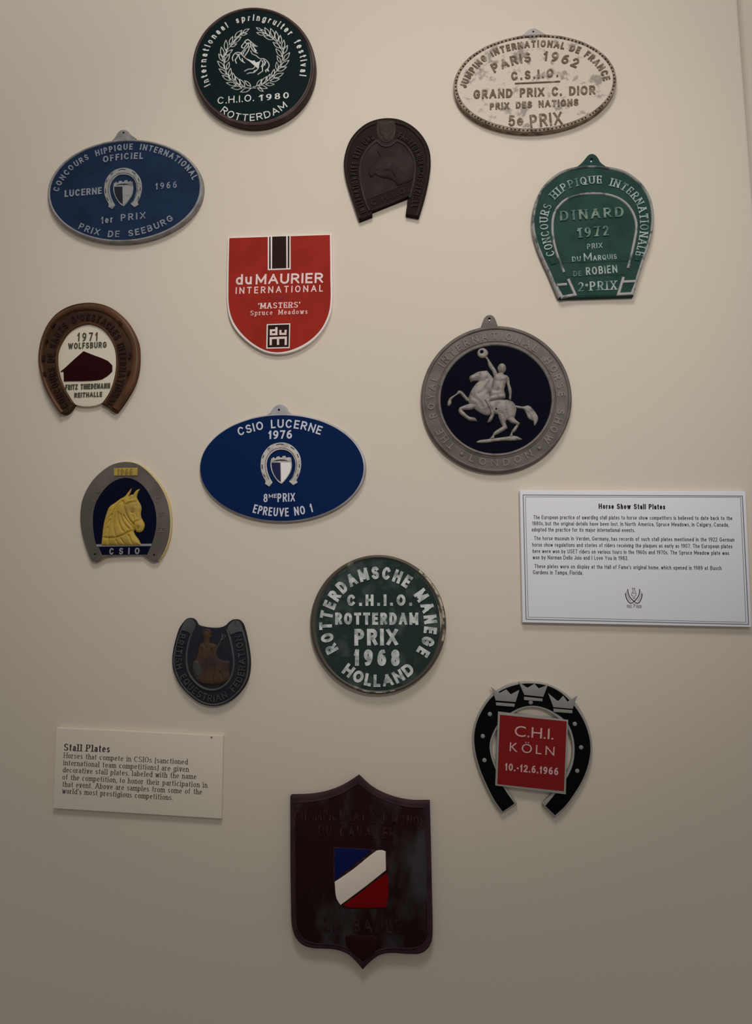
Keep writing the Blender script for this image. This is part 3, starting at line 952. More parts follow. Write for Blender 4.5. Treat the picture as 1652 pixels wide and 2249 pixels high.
text('inscription', C, 'ARQUIS', [(842, 1305), (1112, 1284)], 64, lg, hf, hf + .0009, t, wt=.17, gap=.24)
text('inscription', C, 'DE', [(618, 1482), (712, 1476)], 64, lg, hf, hf + .0009, t, wt=.17, gap=.24)
text('inscription', C, 'ROBIEN', [(764, 1468), (1118, 1438)], 96, lg, hf, hf + .0009, t, wt=.15, gap=.26)
text('inscription', C, '2', [(670, 1652), (738, 1648)], 110, lg, hf, hf + .0009, t, wt=.16, **kw)
text('inscription', C, 'e', [(752, 1600), (785, 1598)], 50, lg, hf, hf + .0009, t, wt=.2)
text('inscription', C, 'PRIX', [(806, 1644), (1112, 1632)], 112, lg, hf, hf + .0009, t, wt=.17, gap=.26, **kw)

# ================================================================== red U-shaped plate
C = Crop(480, 490, 6.1185)
t = thing('shield_stall_plate', 'bright red U-shaped plate with white border, white lettering and black stripe at its top', 'stall plate', 616, 640, PLATES)
offw = mat('white_plate_edge', (205, 192, 182), 640, rough=.45, spec=.3)
red = mat('signal_red_paint', (138, 37, 26), 640, rough=0.6, spec=0.06, rgb2=(130, 34, 24), scale=30)
blk = mat('brown_black_print', (38, 25, 20), 640, rough=.6, spec=.04)
wht = mat('white_print', (212, 186, 180), 640, rough=.45, rgb2=(196, 158, 150), scale=120, lo=.5, hi=.75)
dred = mat('dark_red_print', (112, 22, 18), 640, rough=.5)
H = .0045
plate('body', C.w(cr([(122, 190), (1520, 145), (1528, 600), (1524, 1110), (1500, 1230), (1420, 1405), (1290, 1562), (1120, 1680), (950, 1742), (800, 1760), (650, 1740), (500, 1674), (360, 1572), (230, 1434), (150, 1278), (118, 1110), (112, 700)]), H), 0, H, offw, t, bevel=.0005)
plate('red_field', C.w(cr([(145, 202), (1498, 158), (1503, 700), (1500, 1110), (1468, 1250), (1385, 1415), (1262, 1548), (1110, 1648), (950, 1712), (800, 1735), (660, 1718), (510, 1648), (372, 1543), (252, 1408), (176, 1268), (140, 1115), (134, 800)]), H + .0001), H - .001, H + .0001, red, t)
hf = H + .0001
st = plate('stripe_panel', C.w([(662, 183), (968, 173), (970, 622), (662, 632)], hf + .0001), hf - .0005, hf + .0001, offw, t)
plate('black_stripe', C.w([(722, 181), (910, 175), (912, 606), (720, 612)], hf + .0002), hf - .0005, hf + .0002, blk, st)
plate('thin_stripe', C.w([(682, 183), (699, 182), (702, 612), (680, 613)], hf + .0002), hf - .0005, hf + .0002, blk, st)
plate('thin_stripe', C.w([(931, 174), (953, 173), (952, 603), (931, 604)], hf + .0002), hf - .0005, hf + .0002, blk, st)
text('inscription', C, 'du', [(232, 830), (446, 822)], 145, wht, hf - .0003, hf + .0001, t, wt=.18, gap=.2)
text('inscription', C, 'MAURIER', [(498, 824), (1404, 804)], 143, wht, hf - .0003, hf + .0001, t, wt=.18, gap=.17)
text('inscription', C, 'INTERNATIONAL', [(230, 952), (1402, 920)], 94, wht, hf - .0003, hf + .0001, t, wt=.16, gap=.42)
text('inscription', C, '1983', [(703, 1040), (922, 1033)], 62, dred, hf - .0003, hf + .0001, t, wt=.24, gap=.3)
text('inscription', C, "'MASTERS'", [(532, 1152), (1098, 1134)], 80, wht, hf - .0003, hf + .0001, t, wt=.19, gap=.2, serif=True, wz=.5)
text('inscription', C, 'Spruce Meadows', [(428, 1240), (1195, 1218)], 66, wht, hf - .0003, hf + .0001, t, wt=.15, gap=.3, space=.7, serif=True, wz=.6)
lp = plate('logo_panel', C.w([(648, 1358), (965, 1347), (956, 1680), (642, 1687)], hf + .0001), hf - .0005, hf + .0001, offw, t)
li = plate('logo_square', C.w([(664, 1371), (950, 1362), (943, 1664), (658, 1671)], hf + .0002), hf - .0005, hf + .0002, blk, lp)
strokes('logo_lettering', C, [[(778, 1398), (778, 1492), (704, 1494), (704, 1442), (778, 1438)], [(832, 1436), (832, 1488), (900, 1488), (903, 1434)],
                              [(702, 1640), (702, 1546), (905, 1538), (903, 1638)], [(800, 1546), (800, 1636)]], 29, hf, hf + .00035, wht, li, prof='flat', smooth_path=False)

# ================================================================== brown horseshoe plate with white centre, 1971
C = Crop(60, 640, 6.1185)
t = thing('horseshoe_stall_plate', 'brown horseshoe plate dated 1971 with cream centre and maroon building silhouette, far left', 'stall plate', 194, 786, PLATES)
brz = mat('brown_glazed_bronze', (80, 50, 27), 790, rough=0.42, spec=0.25, rgb2=(58, 35, 21), scale=35, lo=.4, hi=.7)
brd = mat('dark_brown_recess', (58, 38, 25), 790, rough=0.6, spec=0.1, rgb2=(46, 30, 22), scale=70)
blet = mat('dark_brown_letter', (38, 24, 17), 790, rough=0.6, spec=0.1)
crm = mat('cream_enamel', (190, 178, 157), 790, rough=.4, spec=.3)
mar = mat('maroon_enamel', (37, 8, 11), 790, rough=0.6, spec=0.03)
olv = mat('dark_olive_letter', (66, 64, 50), 790, rough=.5)
H = .006
outer = [(470, 1650), (400, 1584), (322, 1468), (234, 1300), (170, 1100), (140, 930), (154, 740), (204, 562), (294, 394), (423, 266), (580, 186), (750, 150), (900, 150), (1060, 188), (1198, 264), (1325, 384), (1424, 542), (1483, 700), (1496, 880), (1482, 1058), (1433, 1236), (1344, 1404), (1236, 1560), (1176, 1628), (1136, 1608), (1080, 1562), (990, 1510)]
inner = [(1050, 1430), (1110, 1325), (1165, 1150), (1187, 960), (1168, 762), (1100, 614), (1000, 504), (900, 453), (800, 438), (680, 468), (560, 543), (472, 662), (412, 802), (402, 960), (432, 1128), (490, 1285), (560, 1405), (630, 1510)]
plate('white_centre', C.w(cr([(632, 1516), (984, 1510), (1060, 1440), (1140, 1325), (1195, 1150), (1215, 960), (1195, 760), (1120, 600), (1010, 480), (900, 430), (800, 415), (670, 445), (545, 525), (450, 650), (385, 800), (375, 960), (405, 1130), (465, 1300), (540, 1420)]), .0045), 0, .0045, crm, t, bevel=.0004)
plate('body', C.w(cr(outer + inner + [(585, 1580), (530, 1636)]), H), 0, H, brd, t, bevel=.0014)
strokes('outer_rim', C, [[(455, 1625), (392, 1540), (325, 1432), (248, 1278), (190, 1088), (165, 930), (178, 745), (228, 572), (315, 414), (445, 305), (590, 235), (750, 205), (900, 206), (1045, 242), (1170, 312), (1285, 425), (1378, 570), (1432, 715), (1445, 880), (1430, 1045), (1385, 1215), (1298, 1375), (1215, 1500), (1168, 1570)]], lambda t: 62 + 46 * min(1, max(0, (t - .25) / .35)), H - .0012, H + .0024, brz, t, prof='round')
strokes('inner_rim', C, [[(1035, 1500), (1130, 1325), (1183, 1150), (1203, 960), (1183, 755), (1112, 603), (1008, 490), (900, 437), (800, 422), (674, 454), (550, 533), (460, 655), (398, 800), (388, 960), (417, 1130), (475, 1290), (545, 1415), (600, 1500)]], 30, H - .0012, H + .0012, brz, t, prof='round')
text('inscription', C, "CONCOURS DE SAUTS D'OBSTACLES INTERNATIONAL", [(550, 1530), (482, 1395), (418, 1250), (374, 1085), (360, 930), (372, 790), (415, 650), (490, 528), (598, 434), (735, 392), (860, 392), (975, 428), (1070, 498), (1145, 590), (1200, 710), (1230, 850), (1232, 1000), (1215, 1140), (1175, 1285), (1115, 1425), (1065, 1520)], 92, blet, H - .0002, H + .0011, t, wt=.17, gap=.26, space=.45)
for q in ([(330, 470), (362, 425)], [(240, 690), (262, 640)], [(205, 930), (208, 860)], [(228, 1130), (218, 1080)], [(1225, 400), (1270, 450)], [(1372, 820), (1365, 900)], [(1340, 1120), (1360, 1060)]):
    strokes('nail_slot', C, [q], 26, H + .0010, H + .0027, blet, t, prof='flat')
hw = .0045
text('inscription', C, '1971', [(668, 668), (940, 660)], 112, olv, hw - .0002, hw + .0008, t, wt=.13, gap=.42)
text('inscription', C, 'WOLFSBURG', [(545, 772), (1062, 752)], 78, olv, hw - .0002, hw + .0008, t, wt=.16, gap=.24)
plate('building_silhouette', C.w(cr([(442, 1078), (500, 1030), (620, 920), (755, 802), (880, 852), (1000, 896), (1080, 932), (1138, 990), (1138, 1072), (1080, 1128), (1000, 1178), (940, 1190), (490, 1206), (485, 1074)], corner=20), hw + .001), hw - .0002, hw + .001, mar, t, bevel=.0002)
text('inscription', C, 'FRITZ THIEDEMANN', [(508, 1322), (1108, 1300)], 70, olv, hw - .0002, hw + .0008, t, wt=.19, gap=.2, space=.5)
text('inscription', C, 'REITHALLE', [(628, 1426), (1002, 1412)], 64, olv, hw - .0002, hw + .0008, t, wt=.2, gap=.2)

# ================================================================== grey round plate with rider
C = Crop(900, 680, 4.3474)
t = thing('round_stall_plate', 'large grey metal round plate with a rider on rearing horse over a navy disc', 'stall plate', 1090, 876, PLATES)
gm = mat('dull_grey_metal', (86, 78, 71), 870, rough=.55, metal=.1, spec=.4, rgb2=(74, 67, 61), scale=60, bump=.2)
gl = mat('grey_raised_letter', (92, 84, 77), 870, rough=.5, metal=.1, spec=.4, rgb2=(74, 67, 61), scale=120, lo=.5, hi=.7)
gh = mat('brushed_figure_metal', (118, 111, 102), 870, rough=.45, metal=.15, spec=.45, rgb2=(80, 73, 65), scale=170, lo=.45, hi=.7, bump=.35, bscale=1400)
navy = mat('navy_black_enamel', (6, 6, 17), 870, rough=0.6, spec=0.03)
H = .0062
hanger(C, t, [(675, 185), (700, 110), (718, 72), (740, 55), (765, 50), (792, 57), (812, 80), (826, 112), (850, 180), (800, 220), (720, 220)], (761, 88), 17, gm, .0052, dark_hole, pin=(762, 100), pin_m=pin_m)
plate('body', C.w(ell(829, 855, 722, 703), H), 0, H, gm, t, bevel=.0018)
strokes('outer_rim', C, [ell(829, 855, 700, 681)], 34, H - .001, H + .0012, gm, t, closed=True, prof='round', smooth_path=False)
plate('navy_disc', C.w(ell(825, 857, 532, 517), H + .0001), H - .001, H + .0001, navy, t)
strokes('inner_rim', C, [ell(825, 857, 545, 530)], 36, H - .001, H + .0013, gl, t, closed=True, prof='round', smooth_path=False)
strokes('inner_bead', C, [ell(825, 857, 572, 557)], 12, H - .001, H + .0006, gm, t, closed=True, prof='round', smooth_path=False)
text('inscription', C, 'THE ROYAL INTERNATIONAL HORSE SHOW', ell(827, 857, 590, 575, n=90, a0=229, a1=-42), 72, gl, H - .0002, H + .0006, t, wt=.2, gap=.42, space=.75)
text('inscription', C, 'LONDON', ell(827, 857, 655, 640, n=40, a0=246, a1=303), 72, gl, H - .0002, H + .0006, t, wt=.2, gap=.6)
for q in ((497, 1378), (1240, 1322)):
    dots('star_boss', C, [q], 22, H - .0002, H + .0012, gl, t, seg=10)
D = Crop(970, 750, 6.8833)
h0 = H + .0001
relief('ground_bar', D, [(520, 1522), (560, 1495), (720, 1470), (900, 1448), (1000, 1432), (1110, 1422), (1180, 1448), (1222, 1475), (1180, 1490), (900, 1502), (560, 1534)], h0, .0014, 26, gh, t)
hr = relief('horse', D, [(416, 555), (425, 515), (500, 475), (560, 445), (620, 436), (690, 430), (740, 490), (790, 560), (785, 640), (765, 740), (745, 810), (960, 868), (1060, 890), (1105, 930), (1135, 1000), (1125, 1080), (1098, 1150), (1040, 1185), (975, 1180), (905, 1190), (862, 1100), (780, 1090), (720, 1116), (640, 1102), (560, 1060), (490, 1010), (420, 935), (395, 880), (420, 800), (460, 710), (520, 630), (562, 592), (500, 590), (440, 608), (428, 578)],
            h0, .0032, 150, gh, t, carve=[([(560, 592), (640, 600), (690, 560)], 22, .0008), ([(760, 560), (700, 640), (640, 740), (560, 790)], 24, .0007), ([(700, 470), (640, 480), (620, 520)], 16, .0005), ([(480, 850), (560, 900), (620, 990)], 26, .0006), ([(860, 1090), (830, 1000), (880, 930)], 24, .0007), ([(1000, 1150), (970, 1050)], 20, .0005)],
            bumps=[((1000, 980), 90, .0007), ((540, 740), 60, .0005), ((560, 1000), 70, .0005), ((535, 520), 26, .0004)])
relief('foreleg', D, [(400, 850), (340, 780), (288, 737), (252, 738), (215, 790), (118, 852), (95, 900), (85, 962), (112, 978), (150, 930), (152, 882), (245, 800), (280, 790), (330, 850), (380, 905), (440, 900)], h0, .0020, 36, gh, hr)
relief('foreleg', D, [(540, 910), (400, 940), (270, 990), (254, 1040), (265, 1080), (380, 1172), (420, 1196), (500, 1206), (542, 1206), (516, 1150), (482, 1140), (425, 1130), (332, 1048), (312, 1032), (440, 1030), (560, 980)], h0, .0028, 36, gh, hr)
relief('hind_leg', D, [(845, 1060), (870, 1170), (920, 1280), (790, 1370), (770, 1412), (718, 1474), (802, 1474), (800, 1422), (900, 1372), (1002, 1306), (978, 1230), (984, 1160), (1020, 1060)], h0, .0026, 50, gh, hr)
relief('hind_leg', D, [(975, 1150), (1040, 1222), (1130, 1252), (1060, 1350), (1030, 1420), (1000, 1448), (1085, 1448), (1075, 1386), (1112, 1360), (1190, 1230), (1110, 1160), (1085, 1080)], h0, .0020, 42, gh, hr)
relief('tail', D, [(1095, 955), (1160, 968), (1240, 976), (1310, 962), (1372, 1000), (1432, 1080), (1464, 1150), (1442, 1230), (1404, 1278), (1390, 1205), (1320, 1170), (1280, 1090), (1240, 1025), (1140, 1002)], h0, .0020, 60, gh, hr, carve=[([(1280, 1000), (1370, 1080), (1420, 1190)], 14, .0005), ([(1300, 1060), (1350, 1140), (1400, 1210)], 14, .0005)])
rd = relief('rider', D, [(800, 470), (852, 470), (880, 455), (938, 455), (945, 490), (1000, 512), (1022, 560), (985, 600), (968, 660), (950, 720), (966, 790), (960, 852), (740, 836), (722, 760), (762, 700), (782, 640), (785, 560)], h0 + .001, .0030, 80, gh, t,
            carve=[([(790, 590), (880, 600), (970, 585)], 16, .0004), ([(880, 520), (880, 640), (860, 740)], 14, .0005), ([(740, 730), (850, 745), (950, 725)], 16, .0005)], bumps=[((830, 560), 40, .0005), ((930, 555), 40, .0005)])
relief('head', D, ell(913, 402, 66, 80, -8, n=28), h0 + .001, .0030, 60, gh, rd, carve=[([(860, 390), (880, 400)], 12, .0006), ([(868, 440), (890, 448)], 9, .0005)], bumps=[((862, 418), 16, .0004)])
relief('raised_arm', D, [(800, 560), (768, 460), (710, 372), (690, 290), (655, 240), (690, 222), (722, 270), (792, 372), (834, 442), (860, 490)], h0 + .0008, .0022, 40, gh, rd)
relief('lowered_arm', D, [(995, 508), (1026, 552), (1036, 640), (1062, 720), (1062, 800), (1052, 882), (1018, 872), (1018, 800), (998, 700), (980, 620), (965, 560)], h0 + .0005, .0022, 34, gh, rd)
relief('leg', D, [(970, 785), (968, 850), (850, 872), (735, 905), (762, 1000), (804, 1090), (764, 1180), (722, 1222), (688, 1222), (718, 1150), (746, 1090), (700, 980), (640, 885), (660, 860), (740, 815), (860, 775)], h0 + .002, .0028, 46, gh, rd)
relief('laurel_ring', D, ell(622, 173, 84, 78, n=40), h0, .0018, 30, gh, rd, bumps=[((607, 152), 22, -.0018)])
dots('ring_opening', D, [(607, 152)], 32, h0 + .0004, h0 + .0021, navy, rd)
dots('rivet', D, [(828, 1012)], 15, h0 + .0022, h0 + .0036, dark_hole, hr)

# ================================================================== deep blue oval, 1976
C = Crop(420, 870, 4.13)
t = thing('oval_stall_plate', 'deep blue smooth oval plate dated 1976 with thin silver rim and silver horseshoe emblem, centre', 'stall plate', 621, 1026, PLATES)
alu7 = mat('bright_cast_metal', (140, 136, 136), 1020, rough=.45, metal=.15, spec=.4, rgb2=(126, 122, 122), scale=60)
blue7 = mat('royal_blue_enamel', (9, 27, 61), 1020, rough=0.6, spec=0.03)
let7 = mat('silver_letter', (165, 164, 170), 1020, rough=.45)
br7 = mat('bright_shield_enamel', (205, 198, 190), 1020, rough=.45)
nv7 = mat('navy_shield_enamel', (16, 18, 52), 1020, rough=.4)
gr7 = mat('black_groove', (20, 20, 24), 1020, rough=.8)
H = .0055
hanger(C, t, [(665, 185), (715, 148), (748, 102), (785, 78), (825, 76), (858, 94), (880, 130), (930, 168), (900, 220), (700, 220)], (796, 124), 13, alu7, .0048, dark_hole)
plate('body', C.w(ell(829, 651, 755, 492, .4), H), 0, H, alu7, t, bevel=.0016)
plate('enamel_field', C.w(ell(823, 652, 741, 479, .4), H + .0004), H - .001, H + .0004, blue7, t)
hf = H + .0004
text('inscription', C, 'CSIO LUCERNE', [(432, 362), (530, 333), (640, 305), (740, 292), (830, 288), (930, 293), (1040, 312), (1170, 352)], 78, let7, hf - .0002, hf + .0004, t, wt=.17, gap=.2, space=.5)
text('inscription', C, '1976', [(700, 390), (914, 385)], 78, let7, hf - .0002, hf + .0004, t, wt=.19, gap=.18)
text('inscription', C, '8', [(655, 962), (692, 962)], 76, let7, hf - .0002, hf + .0004, t, wt=.15)
text('inscription', C, 'ME', [(704, 924), (776, 922)], 36, let7, hf - .0002, hf + .0004, t, wt=.18, gap=.2)
text('inscription', C, 'PRIX', [(783, 961), (942, 955)], 78, let7, hf - .0002, hf + .0004, t, wt=.15, gap=.24)
text('inscription', C, 'EPREUVE NO 1', [(555, 1056), (650, 1078), (750, 1089), (850, 1092), (950, 1083), (1040, 1068), (1108, 1050)], 78, let7, hf - .0002, hf + .0004, t, wt=.16, gap=.24, space=.5)
emblem(Crop(555, 960, 13.7667), t, hf, metal := mat('emblem_metal', (160, 154, 145), 1020, rough=.45, rgb2=(140, 134, 127), scale=150), br7, nv7, gr7)

# ================================================================== grey horseshoe plate with yellow horse head, 1966
C = Crop(150, 990, 6.608)
t = thing('horseshoe_stall_plate', 'grey horseshoe plate with yellow horse head on navy and yellow edge, lower left', 'stall plate', 278, 1125, PLATES)
gry = mat('dull_grey_face', (71, 64, 58), 1120, rough=.6, spec=.2, rgb2=(80, 72, 65), scale=35, bump=.08)
grl = mat('faint_grey_letter', (90, 81, 74), 1120, rough=.55, rgb2=(72, 66, 60), scale=150, lo=.45, hi=.6)
yel = mat('yellow_brass_paint', (148, 122, 50), 1120, rough=.5, spec=.2, rgb2=(130, 108, 52), scale=60, lo=.45, hi=.7)
yed = mat('pale_brass_edge', (160, 143, 98), 1120, rough=.5)
nvy = mat('navy_enamel', (8, 10, 26), 1120, rough=0.6, spec=0.03)
yl2 = mat('dark_yellow_digit', (112, 92, 44), 1120, rough=.5)
slv = mat('silver_strip', (112, 108, 112), 1120, rough=.45)
H = .0050
outer = [(385, 1615), (345, 1595), (272, 1440), (218, 1270), (183, 1100), (173, 950), (192, 760), (252, 592), (352, 432), (482, 302), (622, 208), (760, 167), (880, 163), (1000, 193), (1118, 272), (1236, 392), (1345, 542), (1424, 710), (1462, 870), (1475, 1050), (1460, 1230), (1412, 1400), (1334, 1550), (1288, 1606), (1230, 1608), (1120, 1538), (1085, 1512), (830, 1514), (545, 1540), (430, 1605)]
plate('backing', C.w(cr([(x + 22, y - 4) for x, y in outer]), H - .0009), 0, H - .0009, yed, t, bevel=.0008)
plate('face', C.w(cr(outer), H), H - .0035, H, gry, t, bevel=.0002)
plate('navy_field', C.w(cr([(398, 1352), (370, 1200), (356, 1000), (380, 820), (450, 660), (560, 520), (680, 432), (830, 392), (960, 420), (1080, 502), (1180, 640), (1250, 800), (1278, 970), (1268, 1150), (1215, 1350)]), H + .0001), H - .0005, H + .0001, nvy, t)
plate('silver_strip', C.w([(400, 1362), (1215, 1348), (1205, 1382), (412, 1392)], H + .0006), H - .0005, H + .0006, slv, t)
plate('name_panel', C.w([(440, 1392), (1196, 1386), (1146, 1506), (492, 1511)], H + .0001), H - .0005, H + .0001, nvy, t)
text('inscription', C, 'C S I O', [(594, 1507), (1032, 1500)], 92, slv, H, H + .0007, t, wt=.2, gap=.3, space=.35)
pn = plate('year_panel', C.w([(662, 250), (1004, 246), (1002, 358), (662, 362)], H + .0008), H - .0005, H + .0008, yel, t, bevel=.0002)
text('inscription', C, '1966', [(708, 350), (930, 346)], 88, yl2, H + .0007, H + .0013, t, wt=.22, gap=.22)
text('inscription', C, 'E L C', [(352, 868), (392, 735), (440, 630), (470, 580)], 86, grl, H - .0002, H + .0004, t, wt=.13, gap=.3, space=.5)
text('inscription', C, 'O S H', [(1240, 690), (1290, 810), (1312, 960), (1310, 1090), (1300, 1180)], 86, grl, H - .0002, H + .0004, t, wt=.13, gap=.4, space=.7)
dots('screw_hole', C, [(385, 1500)], 15, H - .0002, H + .0002, dark_hole, t)
dots('screw_hole', C, [(1243, 1510)], 15, H - .0002, H + .0002, dark_hole, t)
D = Crop(200, 1050, 11.0133)
hd = relief('horse_head', D, [(228, 1625), (245, 1440), (262, 1260), (290, 1080), (340, 890), (382, 770), (432, 680), (560, 590), (680, 500), (800, 430), (872, 340), (965, 232), (942, 320), (892, 440), (960, 392), (1000, 392), (1078, 290), (1168, 252), (1112, 360), (1092, 460), (1132, 550), (1182, 640), (1202, 720), (1186, 850), (1202, 960), (1242, 1030), (1277, 1110), (1266, 1200), (1212, 1290), (1150, 1312), (1080, 1302), (1050, 1245), (1012, 1290), (1062, 1390), (1132, 1480), (1192, 1600), (1202, 1625)],
       H + .0001, .0036, 190, yel, t, step=.7,
       carve=[([(720, 530), (570, 760), (475, 980), (422, 1240), (408, 1600)], 19, 0.00216), ([(740, 560), (625, 800), (562, 1000), (550, 1200), (590, 1380)], 17, 0.00189),
              ([(660, 830), (650, 950), (690, 1110), (740, 1230), (790, 1290)], 17, 0.00189), ([(720, 870), (760, 1020), (840, 1150), (930, 1230)], 16, 0.00176),
              ([(790, 900), (860, 1010), (960, 1130), (1010, 1200)], 16, 0.00176), ([(770, 560), (800, 700), (850, 850), (930, 1010), (1025, 1115)], 20, 0.00243),
              ([(280, 1432), (430, 1446), (640, 1424), (780, 1370), (940, 1280)], 17, 0.00243), ([(840, 640), (940, 592), (1085, 566)], 17, 0.00203),
              ([(1000, 1130), (1060, 1060), (1200, 1010)], 16, 0.00162), ([(500, 880), (380, 1010), (320, 1100)], 14, 0.00135), ([(450, 1010), (380, 1130), (300, 1260)], 14, 0.00135),
              ([(400, 1200), (320, 1390)], 14, 0.00135), ([(600, 1490), (635, 1600)], 16, 0.00162), ([(715, 1460), (800, 1605)], 17, 0.00189), ([(910, 1380), (985, 1580)], 17, 0.00189),
              ([(470, 780), (400, 890)], 14, 0.00135), ([(880, 460), (850, 560), (800, 610)], 12, 0.00122), ([(1030, 430), (1020, 530)], 16, 0.00122), ([(1090, 870), (1110, 960)], 12, 0.00108), ([(1010, 900), (1040, 1010)], 12, 0.00108), ([(1000, 470), (920, 520)], 20, 0.00135)],
       bumps=[((1005, 795), 52, -.0017), ((1140, 1195), 36, -.0014), ((1100, 660), 26, -.0008)])
plate('eye', D.w(ell(1005, 792, 66, 42, 15, n=24), H + .0030), H + .001, H + .0030, yl2, hd, bevel=.0003)
plate('nostril', D.w(ell(1140, 1196, 38, 46, 0, n=20), H + .0026), H + .001, H + .0026, yl2, hd, bevel=.0003)

# ================================================================== green round plate, 1968
C = Crop(660, 1200, 4.8588)
t = thing('round_stall_plate', 'weathered green round plate dated 1968 covered in worn white block lettering, tarnished rim', 'stall plate', 831, 1373, PLATES)
gr = mat('weathered_green_enamel', (27, 37, 34), 1370, rough=0.6, spec=0.06, rgb2=(56, 62, 58), scale=55, lo=.5, hi=.75, detail=8)
wl = mat('worn_white_letter', (158, 156, 151), 1370, rough=.55, rgb2=(88, 96, 91), scale=150, lo=.42, hi=.7, detail=9)
rm = mat('tarnished_dark_rim', (52, 46, 38), 1370, rough=.4, spec=.5, rgb2=(140, 128, 106), scale=26, lo=.62, hi=.68, detail=8)
H = .0075
plate('body', C.w(ell(828, 833, 727, 742), H), 0, H, rm, t, bevel=.0028, steps=6)
plate('enamel_field', C.w(ell(830, 836, 662, 705), H + .0002), H - .002, H + .0002, gr, t)
strokes('rim', C, [ell(829, 835, 690, 724)], 44, H - .001, H + .0013, rm, t, closed=True, prof='round', smooth_path=False)
chip = mat('worn_cream_chip', (138, 128, 108), 1370, rough=.55, rgb2=(50, 44, 36), scale=120, lo=.46, hi=.56, detail=9)
strokes('worn_patch', C, [ell(832, 835, 700, 724, n=30, a0=-14, a1=52)], 34, H - .0005, H + .00135, chip, t, prof='round', smooth_path=False)
strokes('worn_patch', C, [ell(829, 838, 692, 722, n=30, a0=250, a1=285)], 20, H - .0005, H + .00145, chip, t, prof='round', smooth_path=False)
hf = H + .0002
kw = dict(wt=.25, gap=.2)
text('inscription', C, 'ROTTERDAMSCHE MANEGE', ell(828, 838, 492, 488, n=90, a0=212, a1=-35), 136, wl, hf - .0002, hf + .0007, t, wt=.24, gap=.2, space=.5)
text('inscription', C, 'C.H.I.O.', [(498, 636), (1190, 634)], 122, wl, hf - .0002, hf + .0007, t, wt=.25, gap=.36)
text('inscription', C, 'ROTTERDAM', [(370, 836), (1258, 838)], 130, wl, hf - .0002, hf + .0007, t, wt=.24, gap=.22)
text('inscription', C, 'PRIX', [(576, 1060), (1040, 1058)], 178, wl, hf - .0002, hf + .0007, t, wt=.23, gap=.2)
text('inscription', C, '1968', [(572, 1274), (1060, 1278)], 174, wl, hf - .0002, hf + .0007, t, wt=.24, gap=.34)
text('inscription', C, 'HOLLAND', [(435, 1345), (520, 1410), (610, 1458), (710, 1488), (810, 1500), (910, 1495), (1010, 1474), (1120, 1420), (1228, 1335)], 128, wl, hf - .0002, hf + .0007, t, wt=.25, gap=.24)

# ================================================================== upside-down dark grey horseshoe plate
C = Crop(360, 1340, 7.8667)
t = thing('horseshoe_stall_plate', 'small dark grey horseshoe plate with open end up and brown seated figure inside', 'stall plate', 463, 1455, PLATES)
dk = mat('dark_blue_black_recess', (28, 28, 31), 1450, rough=0.6, spec=0.03, rgb2=(24, 26, 32), scale=70, bump=.2)
dg = mat('dark_grey_metal', (57, 57, 55), 1450, rough=0.6, spec=0.15, rgb2=(49, 50, 51), scale=90)
dl = mat('dark_grey_letter', (50, 52, 49), 1450, rough=.6, spec=.1, rgb2=(38, 40, 40), scale=130)
fig = mat('brown_bronze_figure', (52, 38, 27), 1450, rough=0.6, spec=0.1, rgb2=(42, 31, 28), scale=60, bump=.2)
H = .006
outer = [(262, 310), (305, 240), (350, 185), (395, 145), (440, 135), (495, 148), (540, 190), (575, 250), (680, 285), (850, 305), (1000, 290), (1070, 255), (1130, 195), (1200, 160), (1280, 165), (1345, 222), (1388, 330), (1428, 500), (1464, 700), (1482, 900), (1470, 1080), (1422, 1250), (1325, 1405), (1198, 1530), (1050, 1620), (900, 1660), (760, 1655), (602, 1600), (444, 1482), (296, 1326), (206, 1166), (150, 1000), (138, 850), (156, 680), (206, 470)]
plate('body', C.w(cr(outer), H), 0, H, dk, t, bevel=.0014)
strokes('outer_rim', C, [[(300, 330), (245, 480), (190, 690), (168, 850), (182, 1000), (238, 1160), (325, 1315), (470, 1465), (618, 1575), (770, 1628), (900, 1632), (1042, 1592), (1180, 1505), (1300, 1388), (1395, 1240), (1442, 1075), (1454, 900), (1434, 705), (1395, 500), (1352, 350)]], 34, H - .001, H + .0012, dg, t, prof='round')
strokes('inner_rim', C, [[(520, 270), (462, 430), (412, 600), (384, 780), (386, 930), (418, 1075), (488, 1195), (588, 1295), (705, 1362), (820, 1382), (945, 1362), (1055, 1292), (1140, 1185), (1185, 1060), (1200, 900), (1185, 735), (1142, 525), (1085, 330)]], 44, H - .001, H + .0016, dg, t, prof='round')
plate('heel_pad', C.w(cr([(290, 345), (335, 235), (395, 165), (450, 150), (515, 190), (548, 262), (480, 425), (395, 375)]), H + .001), H - .001, H + .001, dg, t, bevel=.0004)
plate('heel_pad', C.w(cr([(1095, 300), (1150, 222), (1215, 180), (1285, 185), (1335, 250), (1368, 380), (1280, 378), (1150, 432)]), H + .001), H - .001, H + .001, dg, t, bevel=.0004)
text('inscription', C, 'BRITISH EQUESTRIAN FEDERATION', [(268, 400), (226, 565), (200, 740), (198, 900), (222, 1035), (276, 1165), (360, 1298), (482, 1424), (622, 1528), (770, 1580), (900, 1584), (1024, 1548), (1150, 1472), (1262, 1362), (1352, 1228), (1396, 1072), (1406, 900), (1388, 705), (1330, 430)], 116, dl, H - .0002, H + .0011, t, wt=.16, gap=.3, space=.6)
D = Crop(400, 1360, 13.2333)
